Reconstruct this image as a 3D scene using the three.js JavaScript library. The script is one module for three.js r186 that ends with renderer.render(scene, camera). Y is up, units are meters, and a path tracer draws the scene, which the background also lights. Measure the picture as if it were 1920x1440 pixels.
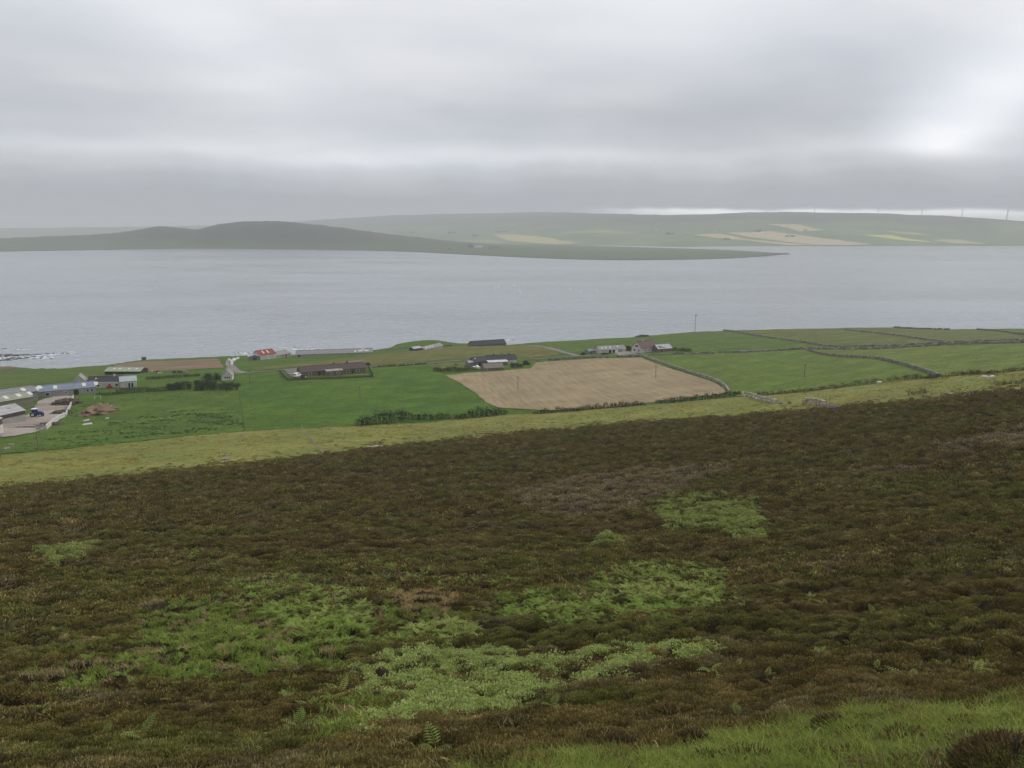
import * as THREE from 'three';
import { mergeGeometries } from 'three/addons/utils/BufferGeometryUtils.js';
import { MarchingCubes } from 'three/addons/objects/MarchingCubes.js';
import { createNoise2D, createNoise3D } from 'simplex-noise';

// ---------------------------------------------------------------- camera, sky, sun, exposure, haze
const scene = new THREE.Scene();
const renderer = new THREE.WebGLRenderer({ antialias: true });
renderer.toneMapping = THREE.LinearToneMapping;
renderer.toneMappingExposure = 1.28;
renderer.shadowMap.enabled = true;
const camera = new THREE.PerspectiveCamera(51.94, 4 / 3, 0.3, 40000);
camera.position.set(0, 98, 0);
camera.rotation.set(-11.1 * Math.PI / 180, 0, 0);

function mulberry(seed) {
  return () => { seed = (seed + 0x6d2b79f5) | 0; let t = Math.imul(seed ^ (seed >>> 15), 1 | seed); t = (t + Math.imul(t ^ (t >>> 7), 61 | t)) ^ t; return ((t ^ (t >>> 14)) >>> 0) / 4294967296; };
}
let rnd = mulberry(7);
const rr = (a, b) => a + (b - a) * rnd();
const n2 = createNoise2D(mulberry(11)), n2b = createNoise2D(mulberry(12)), n3 = createNoise3D(mulberry(13));
const clamp = THREE.MathUtils.clamp, lerp = THREE.MathUtils.lerp;
const sst = (a, b, x) => { const t = clamp((x - a) / (b - a), 0, 1); return t * t * (3 - 2 * t); };
const lin = (s) => (s <= 0.04045 ? s / 12.92 : Math.pow((s + 0.055) / 1.055, 2.4));

// low stratus: a grey overcast with a paler band, a dark cloud base and a bright gap low on the right
(function sky() {
  const W = 2048, H = 1536, data = new Float32Array(W * H * 4);
  const table = [[-90, .60], [0, .60], [1.2, .62], [2.1, .66], [3.1, .70], [4.0, .755], [5.0, .815], [5.9, .785], [7.5, .775], [10, .80], [13, .825], [17, .835], [30, .86], [60, .90], [90, .92]];
  const base = (e) => { let i = 1; while (i < table.length - 1 && table[i][0] < e) i++; const [a, u] = table[i - 1], [b, v] = table[i]; return lerp(u, v, sst(a, b, e)); };
  const G = (x, s) => Math.exp(-x * x / (2 * s * s));
  for (let j = 0; j < H; j++) {
    const el = ((j + 0.5) / H - 0.5) * 180, er = el * Math.PI / 180;
    for (let i = 0; i < W; i++) {
      const a0 = ((i + 0.5) / W - 0.5) * 2 * Math.PI;
      const dx = Math.cos(a0) * Math.cos(er), dz = Math.sin(a0) * Math.cos(er), dy = Math.sin(er);
      const az = Math.atan2(dx, -dz) * 180 / Math.PI;
      // noise on a cloud sheet seen from below, so that it stretches towards the horizon
      const k = 1 / (Math.max(dy, 0) + 0.13), cx = dx * k, cz = dz * k;
      let f = n2(cx * 0.40, cz * 0.6) * 0.6 + n2(cx * 1.0 + 9, cz * 1.4) * 0.30 + n2b(cx * 2.4 + cz, cz * 2.9) * 0.14 + n2b(cx * 6, cz * 7) * 0.06;
      const wob = n2(az * 0.05, 3.3) * 0.5 + n2(az * 0.14, 8.1) * 0.25 + n2b(az * 0.4, el * 0.5) * 0.12;
      let s = base(el + wob * sst(0, 3, el) * (1 - sst(9, 20, el)));
      s += -0.022 + f * 0.05 * sst(1.5, 6, el);
      s -= 0.10 * (1 - sst(0.3, 3.0, el + 0.3 * wob)) * (1 - 0.75 * sst(-16, 8, az));
      s += 0.055 * G(el - 5.0 - 0.02 * (az + 9), 0.75) * G(az + 7, 11) - 0.055 * G(el - 7.0, 2.8) * G(az - 14, 9) - 0.03 * G(el - 9, 3) * G(az + 33, 7);
      s += 0.05 * G((el - 11) + 0.55 * (az + 19), 2.6) * G(az + 19, 7);
      s += 0.035 * G(el - 14, 3) * G(az - 12, 6);
      // the gap in the cloud on the right
      const u = az - 27.8, v = el - 5.3, p = u * 0.82 + v * 0.57, q = -u * 0.57 + v * 0.82;
      const glow = G(p, p > 0 ? 7.0 : 2.2) * G(q, q > 0 ? 2.6 : 1.1 + 0.10 * Math.max(p, 0)) * sst(3.6, 5.2, el + wob * 0.4);
      let L = lin(Math.min(s, 1));
      L += glow * 0.32;
      // clear strip between the cloud base and the hills
      const strip = sst(2.5, 15, az) * (1 - sst(1.13, 1.36, el + 0.07 * n2(az * 0.09, 1.7) + 0.06 * n2b(az * 0.35, 5) + 0.014 * (az - 20))) * (1 - sst(50, 90, az));
      L = lerp(L, 1.45, strip);
      const t = 0.5 + 0.5 * clamp(f * 1.4 + (s - 0.78) * 3, -1, 1), cool = 1 - sst(0.5, 1.2, L);
      const o = (j * W + i) * 4;
      data[o] = L * (1 - 0.065 * cool + 0.04 * t * cool); data[o + 1] = L * (1 - 0.01 * cool + 0.005 * t * cool); data[o + 2] = L * (1 + (0.075 + 0.05 * (1 - sst(0, 4, el))) * cool - 0.035 * t * cool); data[o + 3] = 1;
    }
  }
  const t = new THREE.DataTexture(data, W, H, THREE.RGBAFormat, THREE.FloatType);
  t.mapping = THREE.EquirectangularReflectionMapping; t.magFilter = THREE.LinearFilter; t.needsUpdate = true;
  scene.background = t; scene.environment = t;
})();

const sun = new THREE.DirectionalLight(new THREE.Color(1, 0.95, 0.86), 1.3);
sun.position.set(440, 325, -520); sun.target.position.set(0, 40, -200);
sun.castShadow = true; sun.shadow.radius = 18; sun.shadow.mapSize.set(4096, 4096);
Object.assign(sun.shadow.camera, { left: -700, right: 700, top: 500, bottom: -500, near: 1, far: 2500 });
scene.add(sun, sun.target);
scene.fog = new THREE.FogExp2(new THREE.Color(0.93, 0.97, 1.0), 0.00013);

// ---------------------------------------------------------------- names and helpers
const taken = new Map();
function numbered(name) { const n = taken.get(name) ?? 0; taken.set(name, n + 1); return n ? name + '_' + String(n).padStart(3, '0') : name; }
function top(o, name, label, category, group, kind) {
  o.name = numbered(name); if (label) o.userData.label = label; if (category) o.userData.category = category;
  if (group) o.userData.group = group; if (kind) o.userData.kind = kind; scene.add(o); return o;
}
function part(name, geo, m, parent, label) { const o = new THREE.Mesh(geo, m); o.name = name; if (label) o.userData.label = label; parent.add(o); return o; }
const C = (r, g, b) => new THREE.Color().setRGB(r, g, b);

// a tile of periodic noise, 0 to 1; octaves: [cells across, cells up, weight]
function tile(size, octaves, seed) {
  const out = new Float32Array(size * size), r = mulberry(seed);
  for (const [fx, fy, w] of octaves) {
    const lat = new Float32Array(fx * fy).map(() => r() * 2 - 1);
    for (let j = 0; j < size; j++) for (let i = 0; i < size; i++) {
      const x = i / size * fx, y = j / size * fy, x0 = Math.floor(x), y0 = Math.floor(y), u = x - x0, v = y - y0, a = u * u * (3 - 2 * u), b = v * v * (3 - 2 * v);
      const L = (p, q) => lat[(q % fy) * fx + (p % fx)];
      out[j * size + i] += w * lerp(lerp(L(x0, y0), L(x0 + 1, y0), a), lerp(L(x0, y0 + 1), L(x0 + 1, y0 + 1), a), b);
    }
  }
  return out;
}
function texture(size, fn, srgb = true) {
  const d = new Uint8Array(size * size * 4);
  for (let k = 0; k < size * size; k++) { const v = fn(k, k % size, Math.floor(k / size)); for (let c = 0; c < 3; c++) d[k * 4 + c] = clamp(Math.round((v.length ? v[c] : v) * 255), 0, 255); d[k * 4 + 3] = 255; }
  const t = new THREE.DataTexture(d, size, size); t.wrapS = t.wrapT = THREE.RepeatWrapping; t.magFilter = THREE.LinearFilter; if (srgb) t.colorSpace = THREE.SRGBColorSpace; t.needsUpdate = true; return t;
}
const grain = tile(512, [[6, 6, .25], [16, 16, .3], [40, 40, .35], [110, 110, .4], [256, 256, .35]], 21);
const sward = tile(512, [[5, 8, .2], [12, 22, .25], [30, 60, .35], [70, 140, .4], [160, 256, .4]], 22);
const tGrain = texture(512, (k) => 0.80 + 0.16 * grain[k]);
const tSward = texture(512, (k) => [0.78 + 0.30 * sward[k], 0.78 + 0.25 * sward[k], 0.76 + 0.2 * sward[k]]);
const furrow = tile(512, [[2, 34, .45], [2, 62, .6], [5, 120, .4], [3, 5, .3]], 23);
const tPlough = texture(512, (k) => { const v = 0.42 * furrow[k] + 0.4 * grain[k]; return [0.82 + 0.16 * v, 0.81 + 0.16 * v, 0.80 + 0.15 * v]; });
const sheeting = tile(256, [[24, 1, .3], [60, 2, .3], [6, 5, .35], [40, 12, .25]], 24);
const tSheet = texture(256, (k, i) => 0.84 + 0.13 * sheeting[k] + 0.03 * Math.cos(i / 256 * Math.PI * 2 * 32));
const render = tile(256, [[4, 4, .35], [12, 9, .3], [40, 30, .25], [90, 90, .25]], 25);
const tWall = texture(256, (k) => 0.86 + 0.12 * render[k]);
const slate = tile(256, [[30, 24, .5], [8, 6, .3], [90, 70, .3]], 26);
const tSlate = texture(256, (k, i, j) => 0.82 + 0.14 * slate[k] - (j % 10 < 1 ? 0.08 : 0));
const M = (color, o = {}) => new THREE.MeshStandardMaterial({ color, roughness: 0.9, ...o });
const rep = (t, s) => { const c = t.clone(); c.repeat.set(1 / s, 1 / s); c.needsUpdate = true; return c; };

// ---------------------------------------------------------------- terrain from spot heights [x, z, height], in metres
function solve(A, b) {
  const n = b.length;
  for (let i = 0; i < n; i++) {
    let p = i; for (let k = i + 1; k < n; k++) if (Math.abs(A[k][i]) > Math.abs(A[p][i])) p = k;
    [A[i], A[p]] = [A[p], A[i]]; [b[i], b[p]] = [b[p], b[i]];
    for (let k = i + 1; k < n; k++) { const f = A[k][i] / A[i][i]; if (f) { for (let c = i; c < n; c++) A[k][c] -= f * A[i][c]; b[k] -= f * b[i]; } }
  }
  for (let i = n - 1; i >= 0; i--) { for (let c = i + 1; c < n; c++) b[i] -= A[i][c] * b[c]; b[i] /= A[i][i]; }
  return b;
}
function spline(spots) {
  const n = spots.length, ker = (dx, dz) => { const d = dx * dx + dz * dz; return d > 1e-9 ? 0.5e-4 * d * Math.log(d) : 0; };
  const A = [], b = [];
  for (let i = 0; i < n; i++) { A.push([...spots.map((s) => ker(spots[i][0] - s[0], spots[i][1] - s[1])), 1, spots[i][0], spots[i][1]]); b.push(spots[i][2]); }
  for (let c = 0; c < 3; c++) { A.push([...spots.map((s) => [1, s[0], s[1]][c]), 0, 0, 0]); b.push(0); }
  const w = solve(A, b), X = Float64Array.from(spots, (s) => s[0]), Z = Float64Array.from(spots, (s) => s[1]);
  return (x, z) => { let e = w[n] + w[n + 1] * x + w[n + 2] * z; for (let i = 0; i < n; i++) { const dx = x - X[i], dz = z - Z[i], d = dx * dx + dz * dz; if (d > 1e-9) e += w[i] * 0.5e-4 * d * Math.log(d); } return e; };
}
const NEAR = [
  [0, -8, 91.96], [0, -17, 87.16], [0, -38, 78.37], [0, -85, 63.96], [0, -140, 52.39], [0, -200, 43.8], [0, -262, 37.33], [0, -385, 27.86], [0, -440, 25.5], [0, -510, 21.04], [0, -620, 8.71],
  [-7.1, -9.7, 90.68], [-18.6, -26.1, 82.44], [-37.7, -54.1, 72.15], [-59.5, -86.5, 63.34], [-89.9, -132.3, 53.13], [-120.2, -178.3, 45.8], [-169.4, -253.6, 35.65], [-215.7, -324.9, 29.67], [-286.6, -433.9, 17.44], [-346.8, -526, 5.85],
  [-3.3, -8.9, 91.26], [-8.4, -23.6, 83.94], [-17.8, -51, 73.66], [-27.6, -80.4, 65.8], [-55, -163, 48.74], [-73.7, -220, 41.08], [-102.4, -308.5, 33.14], [-126.9, -384.6, 27.94], [-162.5, -494, 16.62], [-190.4, -579.5, 6.94],
  [2.4, -6.6, 93.03], [4.9, -13.6, 89.3], [11.3, -32.1, 81.43], [24.4, -70.9, 69.59], [39.2, -115.5, 60.36], [68, -204, 50.04], [82.5, -248.7, 45.71], [108.1, -327.6, 39], [141.9, -432.3, 31.86], [186.5, -570.3, 21.75], [217.3, -665.4, 14.5],
  [3.5, -4.8, 94.34], [7.6, -10.6, 91.26], [17.8, -25.4, 84.89], [35.1, -51.1, 77.54], [62.7, -92.8, 69.81], [107.8, -162.5, 64.63], [125.6, -190.3, 63.73], [200.2, -305.2, 52.99], [298.2, -456.2, 38.57], [377.1, -577.8, 27.08],
  [0,0,96.3], [40,20,112], [-40,20,104], [0,60,118], [-200,150,130], [200,150,150],
  [-500,-200,62], [400,-100,92], [600,-300,72], [-650,-420,10], [700,-700,28]
];
const ISLE_FRONT = [[-2785.2, -3183.1, 0], [-2452.9, -3401.6, 0], [-2284.2, -3564.6, 0], [-2098.7, -3743.9, 0], [-1972.9, -3890.6, 0], [-1725.1, -4105, 0], [-1296.6, -4049.2, 0], [-820, -3840.4, 0], [-475.9, -3564.6, 0], [-236.4, -3217.5, 0], [0, -2875, 0], [178.4, -2668.2, 0], [344.5, -2575.5, 0], [560.9, -2621, 0], [726.7, -2717.1, 0], [920.9, -2931.8, 0], [1109.8, -3183.1, 0]
];
const ISLE_RIDGE = [[-3926, -4500, 24.6], [-3235, -4500, 39.3], [-2842, -4450, 48.7], [-2516, -4400, 60.8], [-2223, -4400, 73.7], [-2051, -4350, 92.4], [-1905, -4350, 113.7], [-1790, -4350, 106.6], [-1704, -4350, 98.1], [-1616, -4350, 117.9], [-1557, -4350, 130.6], [-1355, -4350, 143.3], [-1140, -4300, 133], [-903, -4250, 106.4], [-670, -4200, 76.2], [-436, -4100, 52.6], [-240, -4000, 32.7], [0, -3850, 17.5], [247, -3700, 10.9], [474, -3550, 6.2], [716, -3350, 6.3], [841, -3150, 6.8], [942, -3000, 8.6], [1042, -2990, 6.1]
];
const ISLE_BACK = [[-4677.1, -5358.3, 0], [-3855.9, -5358.3, 0], [-2814, -5557.6, 0], [-1807.3, -5772.3, 0], [-888.6, -5557.6, 0], [-214.2, -5358.3, 0], [451.4, -4837.4, 0], [771, -4281.9, 0], [918.4, -4049.2, 0], [1037.3, -3791.5, 0], [1092.3, -3481.2, 0], [1126.1, -3217.5, 0]
];
const MAIN_SHORE = [[-7708.4, -8843.5, 0], [-5820.4, -9112.5, 0], [-4541.4, -8123.8, 0], [-2545.3, -6826.7, 0], [-1039.8, -6004.3, 0], [137.9, -5172.6, 0], [709.4, -4837.4, 0], [981.4, -4542.8, 0], [1222, -4700.2, 0], [1639.7, -4730, 0], [2018, -4730, 0], [2506.9, -4760.2, 0], [3046.3, -4760.2, 0], [4252.1, -4760.2, 0]
];
const MAIN_RIDGE = [[-9132, -10500, 98.2], [-6691, -10500, 111.9], [-5195, -10300, 125], [-3490, -11200, 171.1], [-2590, -11500, 240.2], [-1631, -11200, 287.3], [-421, -10600, 304.6], [508, -9600, 297.5], [933, -8300, 254.4], [1482, -7000, 223.1], [2158, -6800, 239.3], [2793, -6600, 230.9], [3133, -6400, 214.5], [3514, -6100, 185.3], [3753, -5900, 155.7], [4234, -5700, 131.5], [4978, -5600, 120]
];
// a smooth line of points by bearing: distance, or height where a point has one
function bearing(points, value) {
  const ang = points.map(([x, z]) => Math.atan2(x, -z)), val = points.map(value), n = ang.length;
  return (a) => {
    let i = 0; while (i < n - 2 && ang[i + 1] < a) i++;
    const h = ang[i + 1] - ang[i], t = clamp((a - ang[i]) / h, 0, 1), m = (k) => (k <= 0 || k >= n - 1 ? 0 : (val[k + 1] - val[k - 1]) / (ang[k + 1] - ang[k - 1]));
    const t2 = t * t, t3 = t2 * t; return (2 * t3 - 3 * t2 + 1) * val[i] + (t3 - 2 * t2 + t) * h * m(i) + (3 * t2 - 2 * t3) * val[i + 1] + (t3 - t2) * h * m(i + 1);
  };
}
const far = ([x, z]) => Math.hypot(x, z), tall = (p) => p[2];
const isleF = bearing(ISLE_FRONT, far), isleR = bearing(ISLE_RIDGE, far), isleE = bearing(ISLE_RIDGE, tall), isleB = bearing(ISLE_BACK, far), mainS = bearing(MAIN_SHORE, far), mainR = bearing(MAIN_RIDGE, far), mainE = bearing(MAIN_RIDGE, tall);
const isleTip = Math.atan2(ISLE_FRONT.at(-1)[0], -ISLE_FRONT.at(-1)[1]);
function isleH(x, z) {
  const a = Math.atan2(x, -z), r = Math.hypot(x, z), f = isleF(a), b = isleB(a); if (b - f < 1 || a > isleTip) return -5;
  const m = clamp(isleR(a), f + 0.12 * (b - f), b - 0.12 * (b - f)), e = Math.max(isleE(a), 1);
  if (r < f) return -5 * sst(0, 40, f - r); if (r > b) return -5 * sst(0, 40, r - b);
  const s = r < m ? (r - f) / (m - f) : (b - r) / (b - m), foot = 2.2 * sst(0, 25, Math.min(r - f, b - r));
  return foot + Math.max(e - 2.2, 0) * (0.3 * s + 0.7 * s * s * (3 - 2 * s));
}
function mainH(x, z) {
  const a = Math.atan2(x, -z), r = Math.hypot(x, z), f = mainS(a), m = mainR(a), e = mainE(a), t = (r - f) / (m - f);
  if (t < 0) return -5 * sst(0, 60, f - r);
  return 1.5 * sst(0, 30, r - f) + (e - 1.5) * (t < 1 ? 0.3 * t + 0.7 * t * t * (3 - 2 * t) - 0.0 : 1 - 0.55 * sst(1, 2.2, t));
}
const nearBase = spline(NEAR);

// radius of a line round the hilltop by bearing, tabulated
function radial(points) {
  const t = new Float64Array(1801), ang = points.map(([x, z]) => Math.atan2(x, -z)), rad = points.map(([x, z]) => Math.hypot(x, z));
  for (let k = 0; k <= 1800; k++) {
    const a = (k / 10 - 90) * Math.PI / 180; let i = 1; while (i < ang.length - 1 && ang[i] < a) i++;
    t[k] = lerp(rad[i - 1], rad[i], clamp((a - ang[i - 1]) / (ang[i] - ang[i - 1]), 0, 1));
  }
  return (x, z) => { const k = clamp((Math.atan2(x, -z) * 180 / Math.PI + 90) * 10, 0, 1799.99), i = Math.floor(k); return lerp(t[i], t[i + 1], k - i); };
}
const HEATHER_EDGE = [[-95.7, -121.4], [-90, -132.5], [-77.8, -144.9], [-68.3, -153.9], [-54.8, -162.4], [-40.1, -178.8], [-34.3, -188.1], [0, -210.2], [33.6, -219.4], [68.1, -204.2], [78.2, -194.4], [83, -188.4], [90.7, -181.8], [95.2, -174.1], [103.9, -169], [109.1, -164.7], [118.8, -156.7]];
const FIELD_EDGE = [[-127.7, -163.4], [-120.3, -178.4], [-103.3, -196.8], [-88.4, -210.9], [-73.7, -220], [-48.1, -230.2], [-27.9, -235.6], [-2.6, -250.9], [7, -251.6], [24.8, -255.7], [42.8, -257.2], [72, -253.8], [82.1, -247.5], [97.9, -236.3], [111, -223.8], [120.8, -209.1], [127.2, -192.8], [136.9, -181.4]];
const COAST = [[-442.8, -555.7], [-392.3, -560], [-377.3, -572.7], [-342.3, -536.1], [-311.5, -504], [-287.9, -493.2], [-266.4, -510.8], [-271.9, -575], [-209.2, -565.7], [-189, -563.4], [-132.1, -536], [-100.8, -567.3], [-92.5, -677.5], [-56.3, -687.6], [-36.6, -670.8], [0, -604], [17.4, -638.6], [106.7, -652.3], [162.6, -702.5], [217.3, -665.5], [315.8, -654.2], [326.7, -585.8], [361.9, -554.3], [362.3, -475.5]];
const heatherR = radial(HEATHER_EDGE), fieldR = radial(FIELD_EDGE), coastR = radial(COAST);
const BUMPS = [[[-77.1, -664.3], 3.6, 15], [[-89, -645.1], 1.6, 11], [[-62.5, -662.9], 1.8, 11]];
function land(x, z) {          // the smooth ground
  let e = nearBase(x, z);
  for (const [[bx, bz], h, s] of BUMPS) { const d = (x - bx) ** 2 + (z - bz) ** 2; if (d < 9 * s * s) e += h * Math.exp(-d / (2 * s * s)); }
  const r = Math.hypot(x, z); if (z < 0 && r > 450) { const c = coastR(x, z); e = lerp(e, -6, sst(c + 1, c + 22, r)); }
  return e;
}
function cushions(x, z) { const w = n2b(x * 0.2, z * 0.2) * 0.9; return Math.abs(n2(x * 0.40 + w, z * 0.85 + x * 0.06)); } // 0 in the clefts between cushions
function hummock(x, z) {       // heather cushions and terracettes, in metres above the smooth ground
  const r = Math.hypot(x, z), k = 1 - sst(-14, 1, r - heatherR(x, z)); if (k <= 0 || z > 0) return 0.10 * n2(x * 0.15, z * 0.2);
  const w = n2b(x * 0.2, z * 0.2) * 0.9, b = Math.abs(n2b(x * 1.0 + w, z * 1.8)), d = Math.abs(n2(x * 2.3, z * 3.4 + w)), c = n2(x * 0.11, z * 0.17), g = Math.abs(n2b(x * 0.16, z * 0.36 + w * 0.3));
  const fade = 0.22 + 0.78 * sst(8, 26, r), wide = 1 + 0.6 * sst(40, 110, r);
  return k * fade * wide * (0.85 * Math.min(cushions(x, z), 0.6) + 0.40 * Math.min(b, 0.5) + 0.12 * d + 0.5 * Math.min(g, 0.5) - 0.55 + 0.30 * c);
}
const ground = (x, z) => land(x, z) + hummock(x, z);

// ---------------------------------------------------------------- patches of vegetation on the moor (outlines in metres, x and z)
function inside(poly, x, z) { let c = false; for (let i = 0, j = poly.length - 1; i < poly.length; j = i++) { const [xi, zi] = poly[i], [xj, zj] = poly[j]; if ((zi > z) !== (zj > z) && x < (xj - xi) * (z - zi) / (zj - zi) + xi) c = !c; } return c; }
function edgeDistance(poly, x, z) { let d = 1e9; for (let i = 0, j = poly.length - 1; i < poly.length; j = i++) { const [ax, az] = poly[j], [bx, bz] = poly[i], ux = bx - ax, uz = bz - az, t = clamp(((x - ax) * ux + (z - az) * uz) / (ux * ux + uz * uz), 0, 1); d = Math.min(d, Math.hypot(x - ax - t * ux, z - az - t * uz)); } return d; }
const PATCHES = [
  ['leaf', [[18, -101.9], [21.4, -107.5], [27.5, -104.6], [29.9, -95.4], [26, -74.3], [23.2, -67.2], [20.5, -66.3], [19.4, -73], [17.1, -79.8], [16.5, -90.7]], 1],
  ['leaf', [[7.8, -75.6], [10.2, -79.1], [12, -74.5], [10.8, -68.1], [7.9, -69]], 1],
  ['leaf', [[-41.7, -65], [-44.5, -72.9], [-41.6, -76.3], [-37.9, -70.6], [-36.9, -63], [-38.3, -59.8]], 0.9],
  ['leaf', [[-4.35, -24.5], [-2.18, -26.87], [-0.91, -25.58], [0.81, -21.71], [2.02, -22.72], [1.23, -16.44], [0, -13.75], [-1.28, -13.05], [-2.21, -11.27], [-2.5, -12.29], [-2.12, -14.85], [-3.36, -17.27], [-4.53, -20.29]], 0.9],
  ['leaf', [[1.81, -22.21], [3.82, -23.5], [6.16, -24.57], [6.97, -23.48], [5.88, -20.36], [4.45, -18.73], [2.97, -18.12], [1.31, -15.88]], 0.95],
  ['bracken', [[-20.45, -50.27], [-17.44, -54.69], [-9.09, -48.09], [-5.85, -33.89], [-5, -25.03], [-8.45, -28.62], [-13.93, -38.82]], 0.9],
  ['bracken', [[5.58, -51.31], [9.9, -57.15], [14.08, -48.63], [11.74, -39.15], [8.64, -31.9], [5.33, -31.59], [4.21, -38.47]], 0.9],
  ['bracken', [[-1.98, -38.59], [1.23, -42.21], [4.75, -38.24], [4.79, -34.11], [3.81, -30.55], [0, -31.66]], 0.8],
  ['bracken', [[-4.95, -33.68], [-1.67, -32.52], [-1.68, -28.54], [-5.16, -26.86]], 1],
  ['bracken', [[-13.63, -57.08], [-8.6, -59.7], [-2.32, -53.43], [1.41, -48.71], [-1.96, -44.82], [-8.57, -49.15]], 0.35],
  ['bracken', [[-34.9, -71.4], [-26.3, -70.4], [-22.3, -61.8], [-29.2, -61.3]], 0.25],
  ['grass', [[-21.84, -41.49], [-19.42, -49.48], [-9.93, -43.95], [-5.82, -32.98], [-5.01, -21.74], [-7.03, -19.66], [-9.11, -19.38], [-12.07, -21.18], [-15.61, -29.57]], 0.97],
  ['grass', [[-8.23, -41.73], [-4.58, -39.18], [-1.55, -38.44], [-1.33, -30.21], [-3.87, -26.2], [-4.74, -23.69]], 0.7],
  ['grass', [[4.74, -50.26], [12.07, -57.7], [14.41, -46.25], [9.92, -33.09], [5.18, -29.39], [3.31, -34.8]], 0.5],
  ['grass', [[-4.26, -17.83], [-2.77, -18.59], [-1.84, -13.58], [-2.27, -11.1], [-2.93, -10.74], [-3.44, -11.67]], 0.6],
  ['grass', [[-13.96, -20.34], [-12.69, -22.45], [-10.4, -22.57], [-10.02, -17.86], [-10.68, -15.81]], 0.85],
  ['grass', [[-18.67, -29.37], [-18.07, -33.64], [-15.89, -30.33], [-15.92, -25.56]], 0.6],
  ['grass', [[-2.18, -42.67], [5.6, -42.74], [5.25, -35.89], [-1.46, -33.16]], 0.9],
  ['grass', [[-3.33, -10.99], [-2.89, -14.23], [-2.12, -14.85], [-2.18, -11.08], [-2.92, -10.41]], 0.9],
  ['grass', [[15.7, -45.15], [18.69, -47.87], [20.03, -43.95], [17.95, -39.9], [14.42, -40.49]], 0.5],
  ['bank', [[-0.57, -7.49], [0.12, -8.03], [0.88, -8.23], [1.37, -7.51], [2.06, -8.22], [3, -9.02], [4.34, -9.61], [5.64, -9.39], [6.45, -8.87], [6.23, -7.27], [3.73, -4.1], [1.76, -5.19], [-0.5, -6.46]], 0.95],
  ['straw', [[-8.26, -45.39], [-6.55, -50.13], [-3.48, -47.81], [-2.06, -41.62], [-4.54, -38.78], [-6.95, -39.61]], 0.95],
  ['straw', [[-8.07, -34.33], [-5.9, -36.61], [-2.9, -35.94], [-5.18, -32], [-6.82, -29.84]], 0.35],
  ['pale', [[-1.8, -124.2], [13.9, -140.6], [28.6, -140.1], [45.2, -131], [29, -120.5], [17.4, -97.9], [6.1, -95.3], [0, -108.3]], 0.75],
  ['pale', [[64.3, -116.8], [76.8, -123.6], [86.5, -120.5], [71.2, -101.6], [64.4, -111.9]], 0.8],
  ['pale', [[46.6, -111.1], [54.3, -111.8], [55.1, -99.6], [47.2, -98.2]], 0.6],
  ['moss', [[45.9, -101.5], [53.3, -94.3], [53.7, -80.9], [42.9, -59.1], [33.34, -49.46], [34.2, -64.6], [37.4, -82.2]], 0.45],
  ['moss', [[-17.8, -61.5], [-10, -69.7], [-2.9, -66], [6.6, -65.9], [12.3, -61.2], [15.06, -47.26], [9.4, -27.82], [4.55, -25.73], [0.78, -26.51], [-8.68, -45.87]], 0.5],
  ['moss', [[-34.4, -49.2], [-29.8, -62.6], [-14.54, -55.79], [-4.67, -30.2], [-2.93, -15.03], [-6.54, -15.56], [-11.19, -15.52]], 0.4],
  ['moss', [[-40.5, -72.2], [-35.1, -77.7], [-25.3, -70.5], [-24.7, -63.4], [-33.8, -63.2]], 0.5],
].map(([kind, poly, cover]) => ({ kind, poly, cover, lo: [Math.min(...poly.map((p) => p[0])) - 4, Math.min(...poly.map((p) => p[1])) - 4], hi: [Math.max(...poly.map((p) => p[0])) + 4, Math.max(...poly.map((p) => p[1])) + 4] }));
function patchAt(x, z) {       // the kind of plants here and how thick they stand
  for (const p of PATCHES) {
    if (x < p.lo[0] || x > p.hi[0] || z < p.lo[1] || z > p.hi[1]) continue;
    const r = Math.hypot(x, z), s = 0.006 * r + 0.08, wob = s * (2.2 * n2(x / s * 0.10, z / s * 0.13) + 1.4 * n2b(x / s * 0.35, z / s * 0.4));
    const d = edgeDistance(p.poly, x, z) * (inside(p.poly, x, z) ? 1 : -1) + wob;
    if (d > 0) return [p.kind, p.cover * sst(-0.6, 1, d / (s * 3.2)) ];
  }
  return ['heather', 1];
}
function moorColour(x, z, out) {   // colour of the heather itself: brown, olive, russet and grey drifts
  const a = n2(x * 0.035 + 5, z * 0.055), b = n2b(x * 0.09, z * 0.13), c = n2(x * 0.4, z * 0.6);
  out.setRGB(0.170, 0.129, 0.048);
  out.lerp(C(0.160, 0.148, 0.046), 0.85 * sst(-0.1, 0.8, a + 0.4 * b));       // olive
  out.lerp(C(0.195, 0.135, 0.056), 0.4 * sst(0.3, 0.95, b - 0.3 * a)); // russet
  out.lerp(C(0.185, 0.155, 0.108), 0.5 * sst(0.35, 0.9, -b + 0.3 * c));// grey
  out.lerp(C(0.300, 0.235, 0.105), 0.65 * sst(0.35, 0.95, n2(x * 0.06 + 20, z * 0.20) + 0.45 * n2b(x * 0.22, z * 0.5))); // dry grass among it
  out.lerp(C(0.155, 0.165, 0.046), 0.7 * sst(0.35, 0.95, n2b(x * 0.05 + 3, z * 0.15 + 8) + 0.4 * n2(x * 0.25, z * 0.5))); // moss and blaeberry
  const e = n2b(x * 0.9, z * 1.5);
  return out.multiplyScalar(0.84 + 0.26 * c + 0.32 * e);
}

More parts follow.
